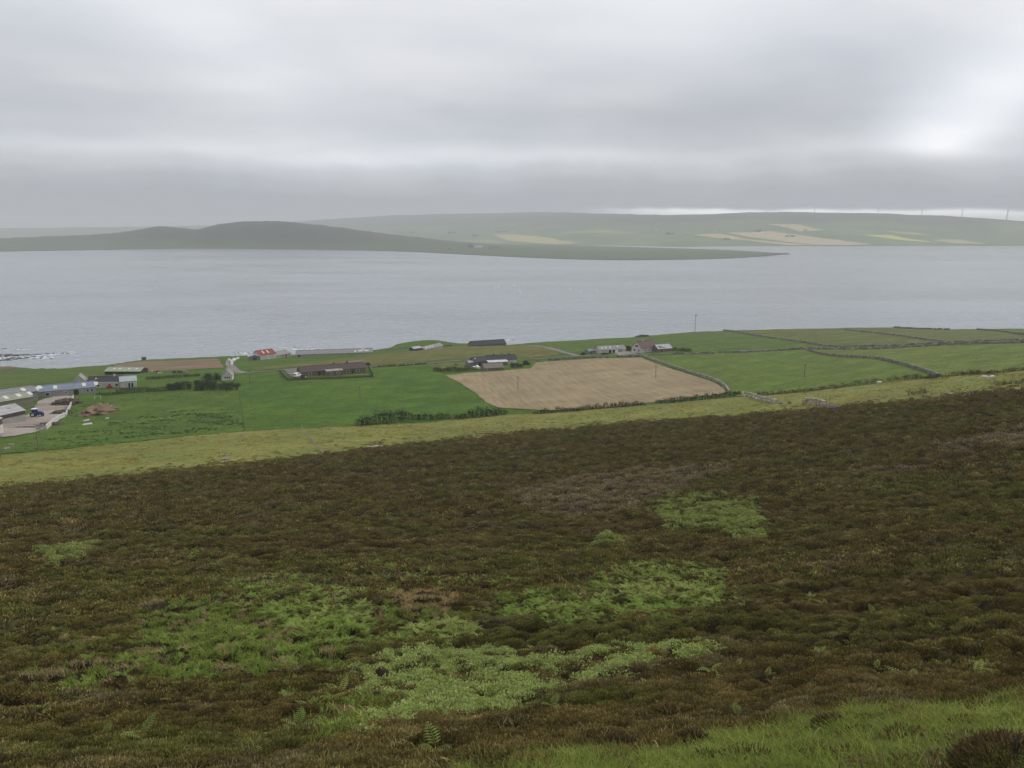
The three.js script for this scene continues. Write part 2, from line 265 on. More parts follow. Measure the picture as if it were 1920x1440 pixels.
// ---------------------------------------------------------------- ground, sea, far land
function gridMesh(azs, rs, height, colour, keep) {
  const na = azs.length, nr = rs.length, pos = new Float32Array(na * nr * 3), col = new Float32Array(na * nr * 3), uv = new Float32Array(na * nr * 2), idx = [], c = new THREE.Color();
  for (let j = 0, k = 0; j < nr; j++) for (let i = 0; i < na; i++, k++) {
    const x = rs[j] * Math.sin(azs[i]), z = -rs[j] * Math.cos(azs[i]), y = height(x, z);
    pos.set([x, y, z], k * 3); colour(x, z, y, c); col.set([c.r, c.g, c.b], k * 3); uv.set([x, z], k * 2);
  }
  for (let j = 0; j < nr - 1; j++) for (let i = 0; i < na - 1; i++) {
    const a = j * na + i, b = a + 1, d = a + na, e = d + 1;
    if (keep && !keep(pos[a * 3 + 1], pos[b * 3 + 1], pos[d * 3 + 1], pos[e * 3 + 1])) continue;
    idx.push(a, b, e, a, e, d);
  }
  const g = new THREE.BufferGeometry();
  g.setAttribute('position', new THREE.BufferAttribute(pos, 3)); g.setAttribute('color', new THREE.BufferAttribute(col, 3)); g.setAttribute('uv', new THREE.BufferAttribute(uv, 2));
  g.setIndex(idx); g.computeVertexNormals(); return g;
}
const deg = Math.PI / 180;
function steps(list) { const out = []; for (const [from, to, by] of list) for (let a = from; a < to - 1e-9; a += by) out.push(a); return out; }
function powers(list) { const out = []; for (const [from, to, by] of list) for (let r = from; r < to; r *= 1 + by) out.push(r); return out; }
const PLAIN = { earth: C(0.050, 0.038, 0.020), rough: C(0.26, 0.245, 0.070), field: C(0.112, 0.192, 0.026) };
function groundColour(x, z, y, c) {
  const r = Math.hypot(x, z), h = heatherR(x, z), f = fieldR(x, z), w = n2(x * 0.07, z * 0.07) * 1.2 + n2b(x * 0.3, z * 0.3) * 0.8;
  if (r + w < h || z > 0) { c.copy(PLAIN.earth); const m = n2(x * 0.2, z * 0.3); c.multiplyScalar(1 + 0.25 * m); return; }
  if (r < f) { c.copy(PLAIN.rough).multiplyScalar(0.9 + 0.15 * n2(x * 0.05, z * 0.08) + 0.1 * n2b(x * 0.25, z * 0.4)); return; }
  const co = coastR(x, z);
  if (r > co + 7) { c.setRGB(0.13, 0.10, 0.07).multiplyScalar(1 + 0.3 * n2(x * 0.2, z * 0.2)); return; }
  c.copy(PLAIN.field).multiplyScalar(0.95 + 0.12 * n2(x * 0.02, z * 0.03) + 0.10 * n2b(x * 0.11, z * 0.2));
}
{
  const azs = steps([[-180, -60, 6], [-60, -42, 1], [-42, 42, 0.21], [42, 60, 1], [60, 180.01, 6]]).map((a) => a * deg);
  const rs = [0.02, ...powers([[0.6, 4, 0.1], [4, 150, 0.0085], [150, 300, 0.012], [300, 1060, 0.016]])];
  const g = gridMesh(azs, rs, ground, groundColour);
  top(new THREE.Mesh(g, new THREE.MeshPhysicalMaterial({ vertexColors: true, roughness: 1, specularIntensity: 0.2, map: rep(tGrain, 7) })), 'ground', 'hillside of moor and pasture falling to the sea', 'ground', null, 'structure');
}
// sea: a wind-rippled sheet
{
  const S = 1024, w = tile(S, [[14, 30, .5], [34, 80, .8], [80, 190, .7], [170, 400, .5], [350, 700, .25]], 31), w2 = tile(512, [[3, 6, .4], [7, 20, .5], [16, 50, .4], [40, 110, .3]], 32);
  const bump = rep(texture(S, (k) => 0.5 + 0.22 * w[k], false), 420), rough = rep(texture(512, (k) => 0.62 + 0.26 * w2[k], false), 2600);
  const mat = new THREE.MeshPhysicalMaterial({ color: C(0.225, 0.25, 0.285), roughness: 0.28, roughnessMap: rough, bumpMap: bump, bumpScale: 2.0, ior: 2.5, specularIntensity: 1 });
  const g = new THREE.PlaneGeometry(22000, 12600, 60, 40); g.rotateX(-Math.PI / 2); g.translate(0, 0, -5000);
  const p = g.attributes.position, uv = g.attributes.uv; for (let i = 0; i < p.count; i++) uv.setXY(i, p.getX(i), p.getZ(i));
  top(new THREE.Mesh(g, mat), 'sea', 'grey wind-rippled sound between the shores', 'sea', null, 'structure');
}
const isleTop = (x, z) => { const e = isleH(x, z), k = sst(4, 30, e); return e + k * (2.2 * n2(x * 0.006, z * 0.01) + 1.2 * n2b(x * 0.02, z * 0.03)) + (e > 0 ? 0.5 * n2(x * 0.02, z * 0.02) : 0); };
const mainTop = (x, z) => { const e = mainH(x, z); return e + sst(3, 60, e) * (5 * n2(x * 0.0016, z * 0.0022) + 2.5 * n2b(x * 0.005, z * 0.006)); };
{
  const shoreTint = (y, c) => { if (y < 1.6) c.setRGB(0.05, 0.045, 0.04); };
  const g = gridMesh(steps([[-42, 21, 0.16]]).map((a) => a * deg), powers([[2300, 7600, 0.0065]]), isleTop, (x, z, y, c) => {
    const m = n2(x * 0.0016, z * 0.003), q = n2b(x * 0.006, z * 0.012);
    c.setRGB(0.060, 0.088, 0.034).lerp(C(0.052, 0.056, 0.036), sst(18, 60, y + 14 * m)).multiplyScalar(1 + 0.18 * q); shoreTint(y, c);
  }, (...h) => Math.max(...h) > -2);
  top(new THREE.Mesh(g, new THREE.MeshStandardMaterial({ vertexColors: true, roughness: 1 })), 'island', 'low green island with a rounded hill across the water', 'island', null, 'structure');
  const gm = gridMesh(steps([[-42, 42.1, 0.2]]).map((a) => a * deg), powers([[4300, 14500, 0.009]]), mainTop, (x, z, y, c) => {
    const u = Math.floor((x + 0.35 * z) / 330 + 0.6 * n2(x * 0.0006, z * 0.0006)), v = Math.floor((z - 0.35 * x) / 260 + 0.6 * n2b(x * 0.0006, z * 0.0006));
    const h = Math.abs(Math.sin(u * 12.99 + v * 78.23) * 43758.5) % 1;
    c.setRGB(0.085, 0.135, 0.048).lerp(C(0.15, 0.185, 0.07), h * h).lerp(C(0.062, 0.070, 0.038), sst(105, 190, y + 25 * n2(x * 0.001, z * 0.001)));
    if (y < 1.2) c.setRGB(0.14, 0.13, 0.10);
  }, (...h) => Math.max(...h) > -2);
  top(new THREE.Mesh(gm, new THREE.MeshStandardMaterial({ vertexColors: true, roughness: 1 })), 'hills', 'hazy farmland and hills on the far shore', 'hills', null, 'structure');
}

// ---------------------------------------------------------------- fields and roads: sheets laid over the ground
function sheetGeometry(poly, cell, lift, height, turn = 0, tint) {
  const xs = poly.map((p) => p[0]), zs = poly.map((p) => p[1]), pos = [], uv = [], col = [], ct = Math.cos(turn), st = Math.sin(turn), c = new THREE.Color();
  const clip = (pts, f) => { const out = []; for (let i = 0; i < pts.length; i++) { const a = pts[i], b = pts[(i + 1) % pts.length], fa = f(a), fb = f(b); if (fa >= 0) out.push(a); if ((fa >= 0) !== (fb >= 0)) { const t = fa / (fa - fb); out.push([a[0] + (b[0] - a[0]) * t, a[1] + (b[1] - a[1]) * t]); } } return out; };
  const emit = (p) => { const y = height(p[0], p[1]) + lift; pos.push(p[0], y, p[1]); uv.push(p[0] * ct + p[1] * st, -p[0] * st + p[1] * ct); if (tint) { tint(p[0], p[1], c); col.push(c.r, c.g, c.b); } };
  for (let x = Math.min(...xs); x < Math.max(...xs); x += cell) {
    const strip = clip(clip(poly, (p) => p[0] - x), (p) => x + cell - p[0]); if (strip.length < 3) continue;
    for (let z = Math.min(...zs); z < Math.max(...zs); z += cell) {
      const q = clip(clip(strip, (p) => p[1] - z), (p) => z + cell - p[1]).filter((p, i, a) => Math.hypot(p[0] - a[(i + 1) % a.length][0], p[1] - a[(i + 1) % a.length][1]) > 1e-4);
      if (q.length < 3) continue;
      for (const t of THREE.ShapeUtils.triangulateShape(q.map((p) => new THREE.Vector2(...p)), [])) {
        const [a, b, d] = t.map((i) => q[i]), up = (b[0] - a[0]) * (d[1] - a[1]) - (b[1] - a[1]) * (d[0] - a[0]);
        if (Math.abs(up) < 1e-6) continue; for (const p of up < 0 ? [a, b, d] : [a, d, b]) emit(p);
      }
    }
  }
  const g = new THREE.BufferGeometry(); g.setAttribute('position', new THREE.Float32BufferAttribute(pos, 3)); g.setAttribute('uv', new THREE.Float32BufferAttribute(uv, 2));
  if (tint) g.setAttribute('color', new THREE.Float32BufferAttribute(col, 3));
  g.computeVertexNormals(); return g;
}
function smoothNormals(g, height) { // analytic normals so that cells do not show
  const p = g.attributes.position, n = g.attributes.normal, e = 1.5;
  for (let i = 0; i < p.count; i++) { const x = p.getX(i), z = p.getZ(i), v = new THREE.Vector3(height(x - e, z) - height(x + e, z), 2 * e, height(x, z - e) - height(x, z + e)).normalize(); n.setXYZ(i, v.x, v.y, v.z); }
  return g;
}
function rag(poly, by, step) { // uneven edge
  const out = []; poly.forEach((a, i) => { const b = poly[(i + 1) % poly.length], L = Math.hypot(b[0] - a[0], b[1] - a[1]), n = Math.max(1, Math.round(L / step)); for (let k = 0; k < n; k++) { const t = k / n, x = lerp(a[0], b[0], t), z = lerp(a[1], b[1], t); out.push([x + by * n2(x * 0.11, z * 0.11) + by * 0.5 * n2b(x * 0.5, z * 0.5), z + by * n2(x * 0.11 + 40, z * 0.11) + by * 0.5 * n2b(x * 0.5 + 9, z * 0.5)]); } });
  return out;
}
function field(name, label, poly, color, { tex = tSward, size = 26, turn = 0, vary = 0.24, lift = 0.12, cell = 6, ragged = 0.5, second, height = ground, category = 'field' } = {}) {
  const g = sheetGeometry(ragged ? rag(poly, ragged, 3) : poly, cell, lift, height, turn, (x, z, c) => {
    c.setRGB(1, 1, 1).multiplyScalar(1 + vary * (0.6 * n2(x * 0.018, z * 0.03) + 0.5 * n2b(x * 0.06, z * 0.1) + 0.35 * n2(x * 0.2, z * 0.3)));
    if (second) c.lerp(second, 0.85 * sst(0.0, 0.8, n2(x * 0.022 + 7, z * 0.035) + 0.5 * n2b(x * 0.09, z * 0.13)));
  });
  smoothNormals(g, height);
  return top(new THREE.Mesh(g, new THREE.MeshPhysicalMaterial({ color, map: rep(tex, size), roughness: 1, specularIntensity: 0.25, vertexColors: true })), name, label, category, null, 'structure');
}
const PLOUGH = [[-32.4, -376.9], [-19.5, -388], [9.7, -402.3], [13.2, -426.1], [45.5, -436.7], [71.7, -432.5], [75, -390], [79.1, -346.6], [80.6, -312.8], [78, -284.7], [74.9, -268.4], [64.3, -265.7], [50.3, -264.2], [35.9, -258.6], [22.4, -258.2], [10.3, -259.8], [-4.7, -269.7], [-8.8, -281.8], [-14.7, -312.3], [-18, -326.3], [-24.2, -351]];
const PLOUGH2 = [[-261.7, -510.4], [-257.5, -539.5], [-233.2, -531.5], [-200.5, -531.1], [-158.4, -427.2], [-172.7, -427.5], [-189.7, -424.7], [-202.2, -422.7], [-234.4, -461.1]];
const YARD = [[-187, -304.2], [-188.2, -321], [-179.4, -315.5], [-168.5, -294.3], [-153.5, -263.5], [-141.8, -232.7], [-140.8, -224.1], [-141, -217], [-145.5, -208.1], [-167.8, -240.7], [-164.2, -253.7], [-172.7, -276.3]];
const KEEP_CLEAR = [YARD, [[-203.6, -561.1], [-141.1, -419.2], [-125.4, -379.9], [-140.8, -378.9]], [[-117.1, -390.7], [-102.1, -352.8], [-65.9, -368], [-77.6, -418.6]], [[-24.2, -441.7], [4.7, -458.9], [4.1, -401.2], [-19, -394.3]]];
const ploughA = [4, -384.4], ploughB = [16.1, -290.4], ploughTurn = Math.atan2(ploughB[1] - ploughA[1], ploughB[0] - ploughA[0]);
const greens = C(0.72, 0.86, 0.75), warm = C(1.35, 1.12, 1.0);
field('ploughed_field', 'large bare brown ploughed field in the middle of the slope', PLOUGH, C(0.41, 0.325, 0.195), { tex: tPlough, size: 40, turn: ploughTurn, vary: 0.10, ragged: 0.35, second: C(0.82, 0.84, 0.86), lift: 0.16 });
field('ploughed_field', 'narrow bare brown field above the shore behind the pale green shed', PLOUGH2, C(0.27, 0.20, 0.125), { tex: tPlough, size: 30, turn: 0.1, ragged: 0.3 });
field('grass_field', 'bright green grass field left of the ploughed field', [[-110.7, -314.2], [-76.7, -219.4], [-62.5, -224.2], [-48.3, -231.2], [-28.3, -239.1], [-10.6, -253.7], [-3.6, -261.5], [-8.7, -280.2], [-15.1, -312.3], [-24.7, -351], [-32.9, -376.8], [-44.1, -417.1], [-46.5, -423.8], [-73.2, -409.9], [-66.1, -366.3], [-97.3, -353], [-112.5, -378.4], [-123.2, -389.4], [-135, -377.3], [-118.3, -329.7]], C(0.100, 0.190, 0.024), { second: C(1.3, 1.15, 0.95), vary: 0.22 });
field('grass_field', 'weedy green field with dark patches in front of the farmhouse', [[-156, -277.4], [-160.2, -310.9], [-139.1, -322.1], [-112.3, -317.3], [-77, -219.3], [-88.9, -212.1], [-103.8, -197.7], [-122, -181.1], [-138, -205.6], [-140.8, -224.1]], C(0.128, 0.205, 0.030), { second: C(0.75, 0.85, 0.8), vary: 0.22 });
field('grass_field', 'olive meadow between the road and the shore barns', [[-141.1, -419.2], [-87.4, -490.8], [-65.4, -531.1], [-31.8, -581.3], [11.5, -560.9], [24.5, -512.9], [29.8, -463.5], [12.3, -448.7], [-24.8, -452.9], [-75.2, -421.5], [-114.6, -417.2], [-131.8, -399.5]], C(0.190, 0.200, 0.056), { second: C(1.2, 0.95, 0.9) });
field('grass_field', 'green field right of the stone wall under the road', [[75.9, -439.8], [101.6, -436.6], [139.8, -425.9], [158.2, -423.7], [151.8, -372.7], [152.2, -326.6], [141.7, -282.9], [126.7, -237.7], [117.7, -214.5], [111.8, -225.4], [98.6, -238.1], [82.6, -248.9], [73.1, -256.4], [80.6, -290.8], [83.1, -320.1], [81.7, -354.7], [78.5, -401.4]], C(0.160, 0.225, 0.034), { second: C(0.85, 1.0, 0.9) });
field('grass_field', 'green field at the right edge under the road', [[159.7, -421], [177.3, -387], [205.8, -369.8], [218.3, -333.2], [233.8, -311.6], [137.9, -182.8], [127.9, -194], [121.7, -210.6], [119.6, -217.2], [128.9, -242], [144, -287.5], [154.9, -332.4], [153.6, -375.2]], C(0.168, 0.226, 0.038), {});
field('grass_field', 'green field beyond the road behind the maroon roofed house', [[31.9, -466.1], [19.7, -577.5], [57.9, -606.6], [103.3, -631.4], [154.4, -667.1], [179.5, -679.9], [180.9, -632.7], [174.3, -532.4], [173.1, -424.3], [161.4, -432.6], [138.5, -440.4], [102.6, -454.4], [50.2, -458.3]], C(0.118, 0.188, 0.028), { second: C(1.25, 1.05, 1.0), cell: 8 });
field('grass_field', 'pale green field beyond the road at far right', [[189.1, -694.8], [265.3, -629.1], [303.5, -628.6], [314.5, -563.7], [337.7, -517], [345.2, -461.3], [263.8, -351.8], [240.5, -367.3], [221.8, -398.7], [178.2, -437.1], [180.2, -550.8]], C(0.165, 0.192, 0.050), { cell: 8 });
field('rough_grass', 'strip of pale tussocky grass between the moor and the fields', [...HEATHER_EDGE.map((p) => [p[0] * 0.995, p[1] * 0.995]), ...FIELD_EDGE.slice().reverse()], C(0.275, 0.275, 0.074), { tex: tGrain, size: 15, ragged: 0.9, vary: 0.25, second: C(0.78, 0.95, 0.8), lift: 0.07, category: 'grass' });
field('grass_field', 'green pasture by the shore behind the farm sheds', [[-355.5, -507.2], [-347, -526.4], [-298.1, -482.1], [-276.3, -473.2], [-254.6, -487.9], [-254.8, -497], [-220, -438.4], [-212.9, -405.1], [-218.8, -387.4], [-222.6, -358.5], [-236.7, -335.8]], C(0.130, 0.190, 0.030), { vary: 0.2 });
const strip = (pts, w) => { const L = [], R = []; pts.forEach((p, i) => { const a = pts[Math.max(0, i - 1)], b = pts[Math.min(pts.length - 1, i + 1)], d = Math.hypot(b[0] - a[0], b[1] - a[1]), nx = -(b[1] - a[1]) / d * w / 2, nz = (b[0] - a[0]) / d * w / 2; L.push([p[0] + nx, p[1] + nz]); R.unshift([p[0] - nx, p[1] - nz]); }); return [...L, ...R]; };
function through(pts, n) { const c = new THREE.CatmullRomCurve3(pts.map((p) => new THREE.Vector3(p[0], 0, p[1])), false, 'centripetal'); return c.getSpacedPoints(n).map((v) => [v.x, v.z]); }
const ROAD = C(0.26, 0.245, 0.22);
const MAIN_ROAD = through([[-137.3, -384], [-130.8, -388.2], [-124.4, -393.5], [-111.5, -405.6], [-90.3, -410.9], [-74.1, -415.4], [-47.1, -429.4], [-24.3, -443], [12.1, -442.2], [30.8, -449.9], [52.9, -454.6], [77.2, -451.1], [103.8, -446.4], [132.8, -441.5], [161.2, -431.9], [182.5, -398.6], [212.2, -381.4], [229.2, -349.8], [243.3, -324.3]], 90);
field('road', 'narrow grey road running across the slope past the houses', strip(MAIN_ROAD, 3.6), ROAD, { tex: tGrain, size: 9, ragged: 0.12, vary: 0.12, lift: 0.2, category: 'road' });
field('farm_track', 'pale track from the white cottage down to the wrapped bales', strip(through([[-186.2, -513.6], [-167.1, -459.6], [-150.9, -420], [-138.4, -393.3], [-131.7, -386]], 16), 4.2), C(0.34, 0.315, 0.28), { tex: tGrain, size: 9, ragged: 0.25, lift: 0.21, category: 'track' });
field('farm_track', 'track curving down to the dark roofed barn at the shore', strip(through([[5.8, -566.8], [15.1, -552.6], [24.5, -512.9], [32.4, -473], [38.7, -451.9]], 16), 4.5), C(0.30, 0.285, 0.25), { tex: tGrain, size: 9, ragged: 0.25, lift: 0.21, category: 'track' });
field('driveway', 'grey gravel drive beside the brown bungalow', [[-117.5, -399.4], [-111.3, -410.2], [-100.9, -382.3], [-96.3, -360.6], [-104.8, -366.9]], C(0.27, 0.25, 0.225), { tex: tGrain, size: 7, lift: 0.22, category: 'driveway' });
field('garden_lawn', 'light garden lawn in front of the brown bungalow', [[-85, -365.2], [-70.3, -378.5], [-67.2, -371.1], [-83.5, -362.1]], C(0.19, 0.22, 0.05), { lift: 0.23, category: 'lawn' });
field('garden_lawn', 'light grass beside the croft with the boat', [[-46.3, -421.3], [-23.8, -433.3], [-21, -407.3], [-38.3, -398.2]], C(0.19, 0.21, 0.055), { lift: 0.2, category: 'lawn' });
field('farmyard', 'pale stony farmyard with brown muck beside the sheds', YARD, C(0.52, 0.45, 0.39), { tex: tGrain, size: 11, vary: 0.2, second: C(0.72, 0.66, 0.62), lift: 0.2, category: 'yard', ragged: 0.5 });
field('gravel_yard', 'small pale yard in front of the long grey roofed house', [[61.4, -472.3], [73.6, -467.7], [71.9, -445.1], [61.1, -446.1]], C(0.40, 0.35, 0.31), { tex: tGrain, size: 8, lift: 0.22, category: 'yard' });
field('beach', 'brown pebble beach at the left edge of the shore', [[-392.3, -560], [-380.6, -571.7], [-369.1, -568.4], [-332.4, -520.5], [-320.5, -498.4], [-326, -464.8]], C(0.21, 0.15, 0.11), { tex: tGrain, size: 12, lift: 0.25, category: 'beach' });
// far fields
const farField = (label, poly, color) => field('far_field', label, poly, color, { tex: tGrain, size: 160, vary: 0.06, lift: 1.6, cell: 60, ragged: 0, height: (x, z) => Math.max(mainTop(x, z), 0.4), category: 'field' });
farField('straw coloured wedge field on the far shore left of the bay', [[-162.8, -6618.1], [179.2, -6268.9], [313.5, -5744.9], [435.1, -5224.5], [272.1, -5104], [-19.2, -5763.1]], C(0.65, 0.59, 0.26));
farField('thin pale field strip above the island farm', [[-450.3, -6149.9], [-137.5, -5899.6], [0, -5296], [-147.2, -5522.7]], C(0.43, 0.46, 0.19));
farField('yellowish hillside field with hazy edges above the bay', [[339.8, -6391], [704.8, -6242.4], [924.6, -5798.1], [748.1, -5924.4]], C(0.45, 0.49, 0.16));
farField('long buff field behind the bay', [[1186.3, -5310.3], [1405.2, -5420.7], [1537.7, -5133.7], [1830.5, -4818.7], [1654.2, -4772.6], [1496.3, -5108.3], [1283.1, -5212.5]], C(0.69, 0.59, 0.30));
farField('broad buff field sloping down to the far shore', [[1469.7, -5502.4], [1798.9, -5526.7], [1918, -5342.2], [2200.6, -4856.6], [2043, -4789.7], [1852.3, -4791.7], [1595.2, -5211.8]], C(0.72, 0.59, 0.35));
farField('buff field high on the far hillside', [[1853.4, -5859.4], [2072.2, -5785.6], [2147.2, -5507.4], [1969.1, -5489.2]], C(0.70, 0.60, 0.30));
farField('bright yellow green field by the far shore', [[2312.7, -5310.7], [2493.9, -5282.5], [2659.3, -4928.2], [2563.9, -4999.8], [2452.9, -5118.8]], C(0.75, 0.80, 0.17));
farField('pale yellow field strip above the yellow green field', [[2523.3, -5490.4], [2665.9, -5422.6], [2786.8, -5258.4], [2605.1, -5295]], C(0.53, 0.56, 0.19));
farField('pale field at the right of the far shore', [[2652, -5094.8], [2841.2, -5081.5], [2907.3, -4875.1], [2714.4, -4908.8]], C(0.62, 0.59, 0.26));

// ---------------------------------------------------------------- plants of the moor: many small real leaves, twigs and blades
function tris(list, tints) { // list of [ax,ay,az, bx,by,bz, cx,cy,cz]
  const g = new THREE.BufferGeometry(), pos = new Float32Array(list.length * 9), col = new Float32Array(list.length * 9);
  list.forEach((t, i) => { pos.set(t, i * 9); const c = tints[i]; for (let k = 0; k < 3; k++) col.set(c, i * 9 + k * 3); });
  g.setAttribute('position', new THREE.BufferAttribute(pos, 3)); g.setAttribute('color', new THREE.BufferAttribute(col, 3)); g.computeVertexNormals(); return g;
}
const V = (x, y, z) => new THREE.Vector3(x, y, z);
function sprig(out, tint, base, dir, len, wid, c) { // one twig: a slim kite of two triangles
  const side = V(rr(-1, 1), rr(-0.3, 0.3), rr(-1, 1)).cross(dir).normalize().multiplyScalar(wid / 2), m = base.clone().addScaledVector(dir, len * 0.55), t = base.clone().addScaledVector(dir, len);
  const a = m.clone().add(side), b = m.clone().sub(side);
  out.push([base.x, base.y, base.z, a.x, a.y, a.z, t.x, t.y, t.z], [base.x, base.y, base.z, t.x, t.y, t.z, b.x, b.y, b.z]); tint.push(c, c);
}
function heatherClump(n, R, h, len, wid) { // a low cushion of twigs
  const out = [], tint = [];
  for (let i = 0; i < n; i++) {
    const a = rr(0, 6.283), q = Math.sqrt(rnd()), x = R * q * Math.cos(a), z = R * q * Math.sin(a), y = h * (1 - q * q) * rr(0.4, 1) - 0.02;
    const d = V(x / R * 0.8 + rr(-0.5, 0.5), 0.8 + rr(-0.3, 0.3), z / R * 0.8 + rr(-0.5, 0.5)).normalize(), v = rr(0.65, 1.35), w = rnd();
    sprig(out, tint, V(x, y, z), d, len * rr(0.6, 1.3), wid * rr(0.7, 1.3), w < 0.1 ? [v * 1.5, v * 1.35, v * 1.1] : w < 0.35 ? [v * 0.9, v * 1.05, v * 0.75] : [v, v, v]);
  }
  return tris(out, tint);
}
function grassTuft(n, R, len, wid, bend) {
  const out = [], tint = [];
  for (let i = 0; i < n; i++) {
    const a = rr(0, 6.283), q = R * Math.sqrt(rnd()), b = V(q * Math.cos(a), -0.03, q * Math.sin(a)), L = len * rr(0.5, 1.2), la = rr(0, 6.283), lx = Math.cos(la) * rr(0.1, bend) + 0.25 * bend, lz = Math.sin(la) * rr(0.1, bend);
    const p = [0, 0.4, 0.75, 1].map((t) => V(b.x + lx * L * t * t, b.y + L * (t - 0.35 * bend * t * t), b.z + lz * L * t * t)), s = V(rr(-1, 1), 0, rr(-1, 1)).normalize(), v = rr(0.7, 1.3), y = rnd(), c = y < 0.12 ? [v * 1.7, v * 1.25, v * 1.2] : [v * rr(0.85, 1.1), v, v * rr(0.7, 1.1)];
    const w = [1, 0.9, 0.55, 0].map((k) => k * wid / 2);
    for (let k = 0; k < 3; k++) {
      const A = p[k].clone().addScaledVector(s, w[k]), B = p[k].clone().addScaledVector(s, -w[k]), D = p[k + 1].clone().addScaledVector(s, w[k + 1]), E = p[k + 1].clone().addScaledVector(s, -w[k + 1]);
      out.push([A.x, A.y, A.z, B.x, B.y, B.z, D.x, D.y, D.z]); tint.push(c); if (k < 2) { out.push([B.x, B.y, B.z, E.x, E.y, E.z, D.x, D.y, D.z]); tint.push(c); }
    }
  }
  return tris(out, tint);
}
function leafClump(n, R, h, size) { // rounded leaves on short stems
  const out = [], tint = [];
  for (let i = 0; i < n; i++) {
    const a = rr(0, 6.283), q = Math.sqrt(rnd()), p = V(R * q * Math.cos(a), h * rr(0.35, 1) * (1 - 0.5 * q * q), R * q * Math.sin(a)), d = V(rr(-1, 1), rr(0.1, 0.9), rr(-1, 1)).normalize(), s = V(rr(-1, 1), rr(-0.2, 0.2), rr(-1, 1)).cross(d).normalize(), L = size * rr(0.7, 1.3), w = L * 0.36, v = rr(0.7, 1.3), c = [v * rr(0.85, 1.1), v, v * rr(0.8, 1.15)];
    const q0 = p, q1 = p.clone().addScaledVector(d, L * 0.4).addScaledVector(s, w), q2 = p.clone().addScaledVector(d, L), q3 = p.clone().addScaledVector(d, L * 0.4).addScaledVector(s, -w);
    out.push([q0.x, q0.y, q0.z, q1.x, q1.y, q1.z, q2.x, q2.y, q2.z], [q0.x, q0.y, q0.z, q2.x, q2.y, q2.z, q3.x, q3.y, q3.z]); tint.push(c, c);
  }
  return tris(out, tint);
}
function frond(out, tint, base, yaw, lean, L, wMax, c) { // one bracken frond: an arching stalk with pairs of tapering pinnae
  const dir = V(Math.cos(yaw), 0, Math.sin(yaw)), side = V(-Math.sin(yaw), 0, Math.cos(yaw)), at = (t) => V(base.x, base.y, base.z).addScaledVector(dir, L * (0.25 * t + lean * t * t)).add(V(0, L * (0.95 * t - 0.55 * lean * t * t * 1.4), 0));
  const N = 11; let prev = at(0);
  for (let k = 1; k <= N; k++) {
    const t = k / N, p = at(t), sw = side.clone().multiplyScalar(0.006);
    out.push([prev.x + sw.x, prev.y, prev.z + sw.z, prev.x - sw.x, prev.y, prev.z - sw.z, p.x, p.y, p.z]); tint.push([c[0] * 1.1, c[1] * 0.95, c[2]]);
    if (t > 0.28) {
      const w = wMax * Math.sin(Math.PI * Math.min(1, (1.06 - t) / 0.95)) * (1 - 0.25 * t) + 0.012, f = p.clone().sub(prev).normalize();
      for (const s of [-1, 1]) {
        const tip = p.clone().addScaledVector(side, s * w).addScaledVector(f, w * 0.35).add(V(0, -w * 0.22, 0)), h = f.clone().multiplyScalar(L * 0.032), m = p.clone().lerp(tip, 0.45);
        out.push([p.x - h.x, p.y - h.y, p.z - h.z, m.x + h.x, m.y + h.y, m.z + h.z, tip.x, tip.y, tip.z], [p.x - h.x, p.y - h.y, p.z - h.z, tip.x, tip.y, tip.z, m.x - h.x, m.y - h.y, m.z - h.z]); tint.push(c, [c[0] * 0.92, c[1] * 0.95, c[2]]);
      }
    }
    prev = p;
  }
}
function brackenPlant(n, L) { const out = [], tint = []; for (let i = 0; i < n; i++) { const v = rr(0.8, 1.25); frond(out, tint, V(rr(-0.08, 0.08), -0.03, rr(-0.08, 0.08)), rr(0, 6.283), rr(0.35, 0.8), L * rr(0.7, 1.2), L * 0.27, [v, v, v * rr(0.8, 1.1)]); } return tris(out, tint); }
const plantMat = (o = {}) => new THREE.MeshPhysicalMaterial({ color: 0xffffff, vertexColors: true, roughness: 0.95, specularIntensity: 0.25, side: THREE.DoubleSide, ...o });
const leafMat = plantMat({ transmission: 0.3, roughness: 1, thickness: 0 });
const spots = {}; // kind -> list of [x, y, z, turn, scale, colour, tilt]
const put = (kind, x, z, s, c, sink = 0, sy = 1) => (spots[kind] ??= []).push([x, ground(x, z) - sink, z, rr(0, 6.283), s, c.r, c.g, c.b, sy]);
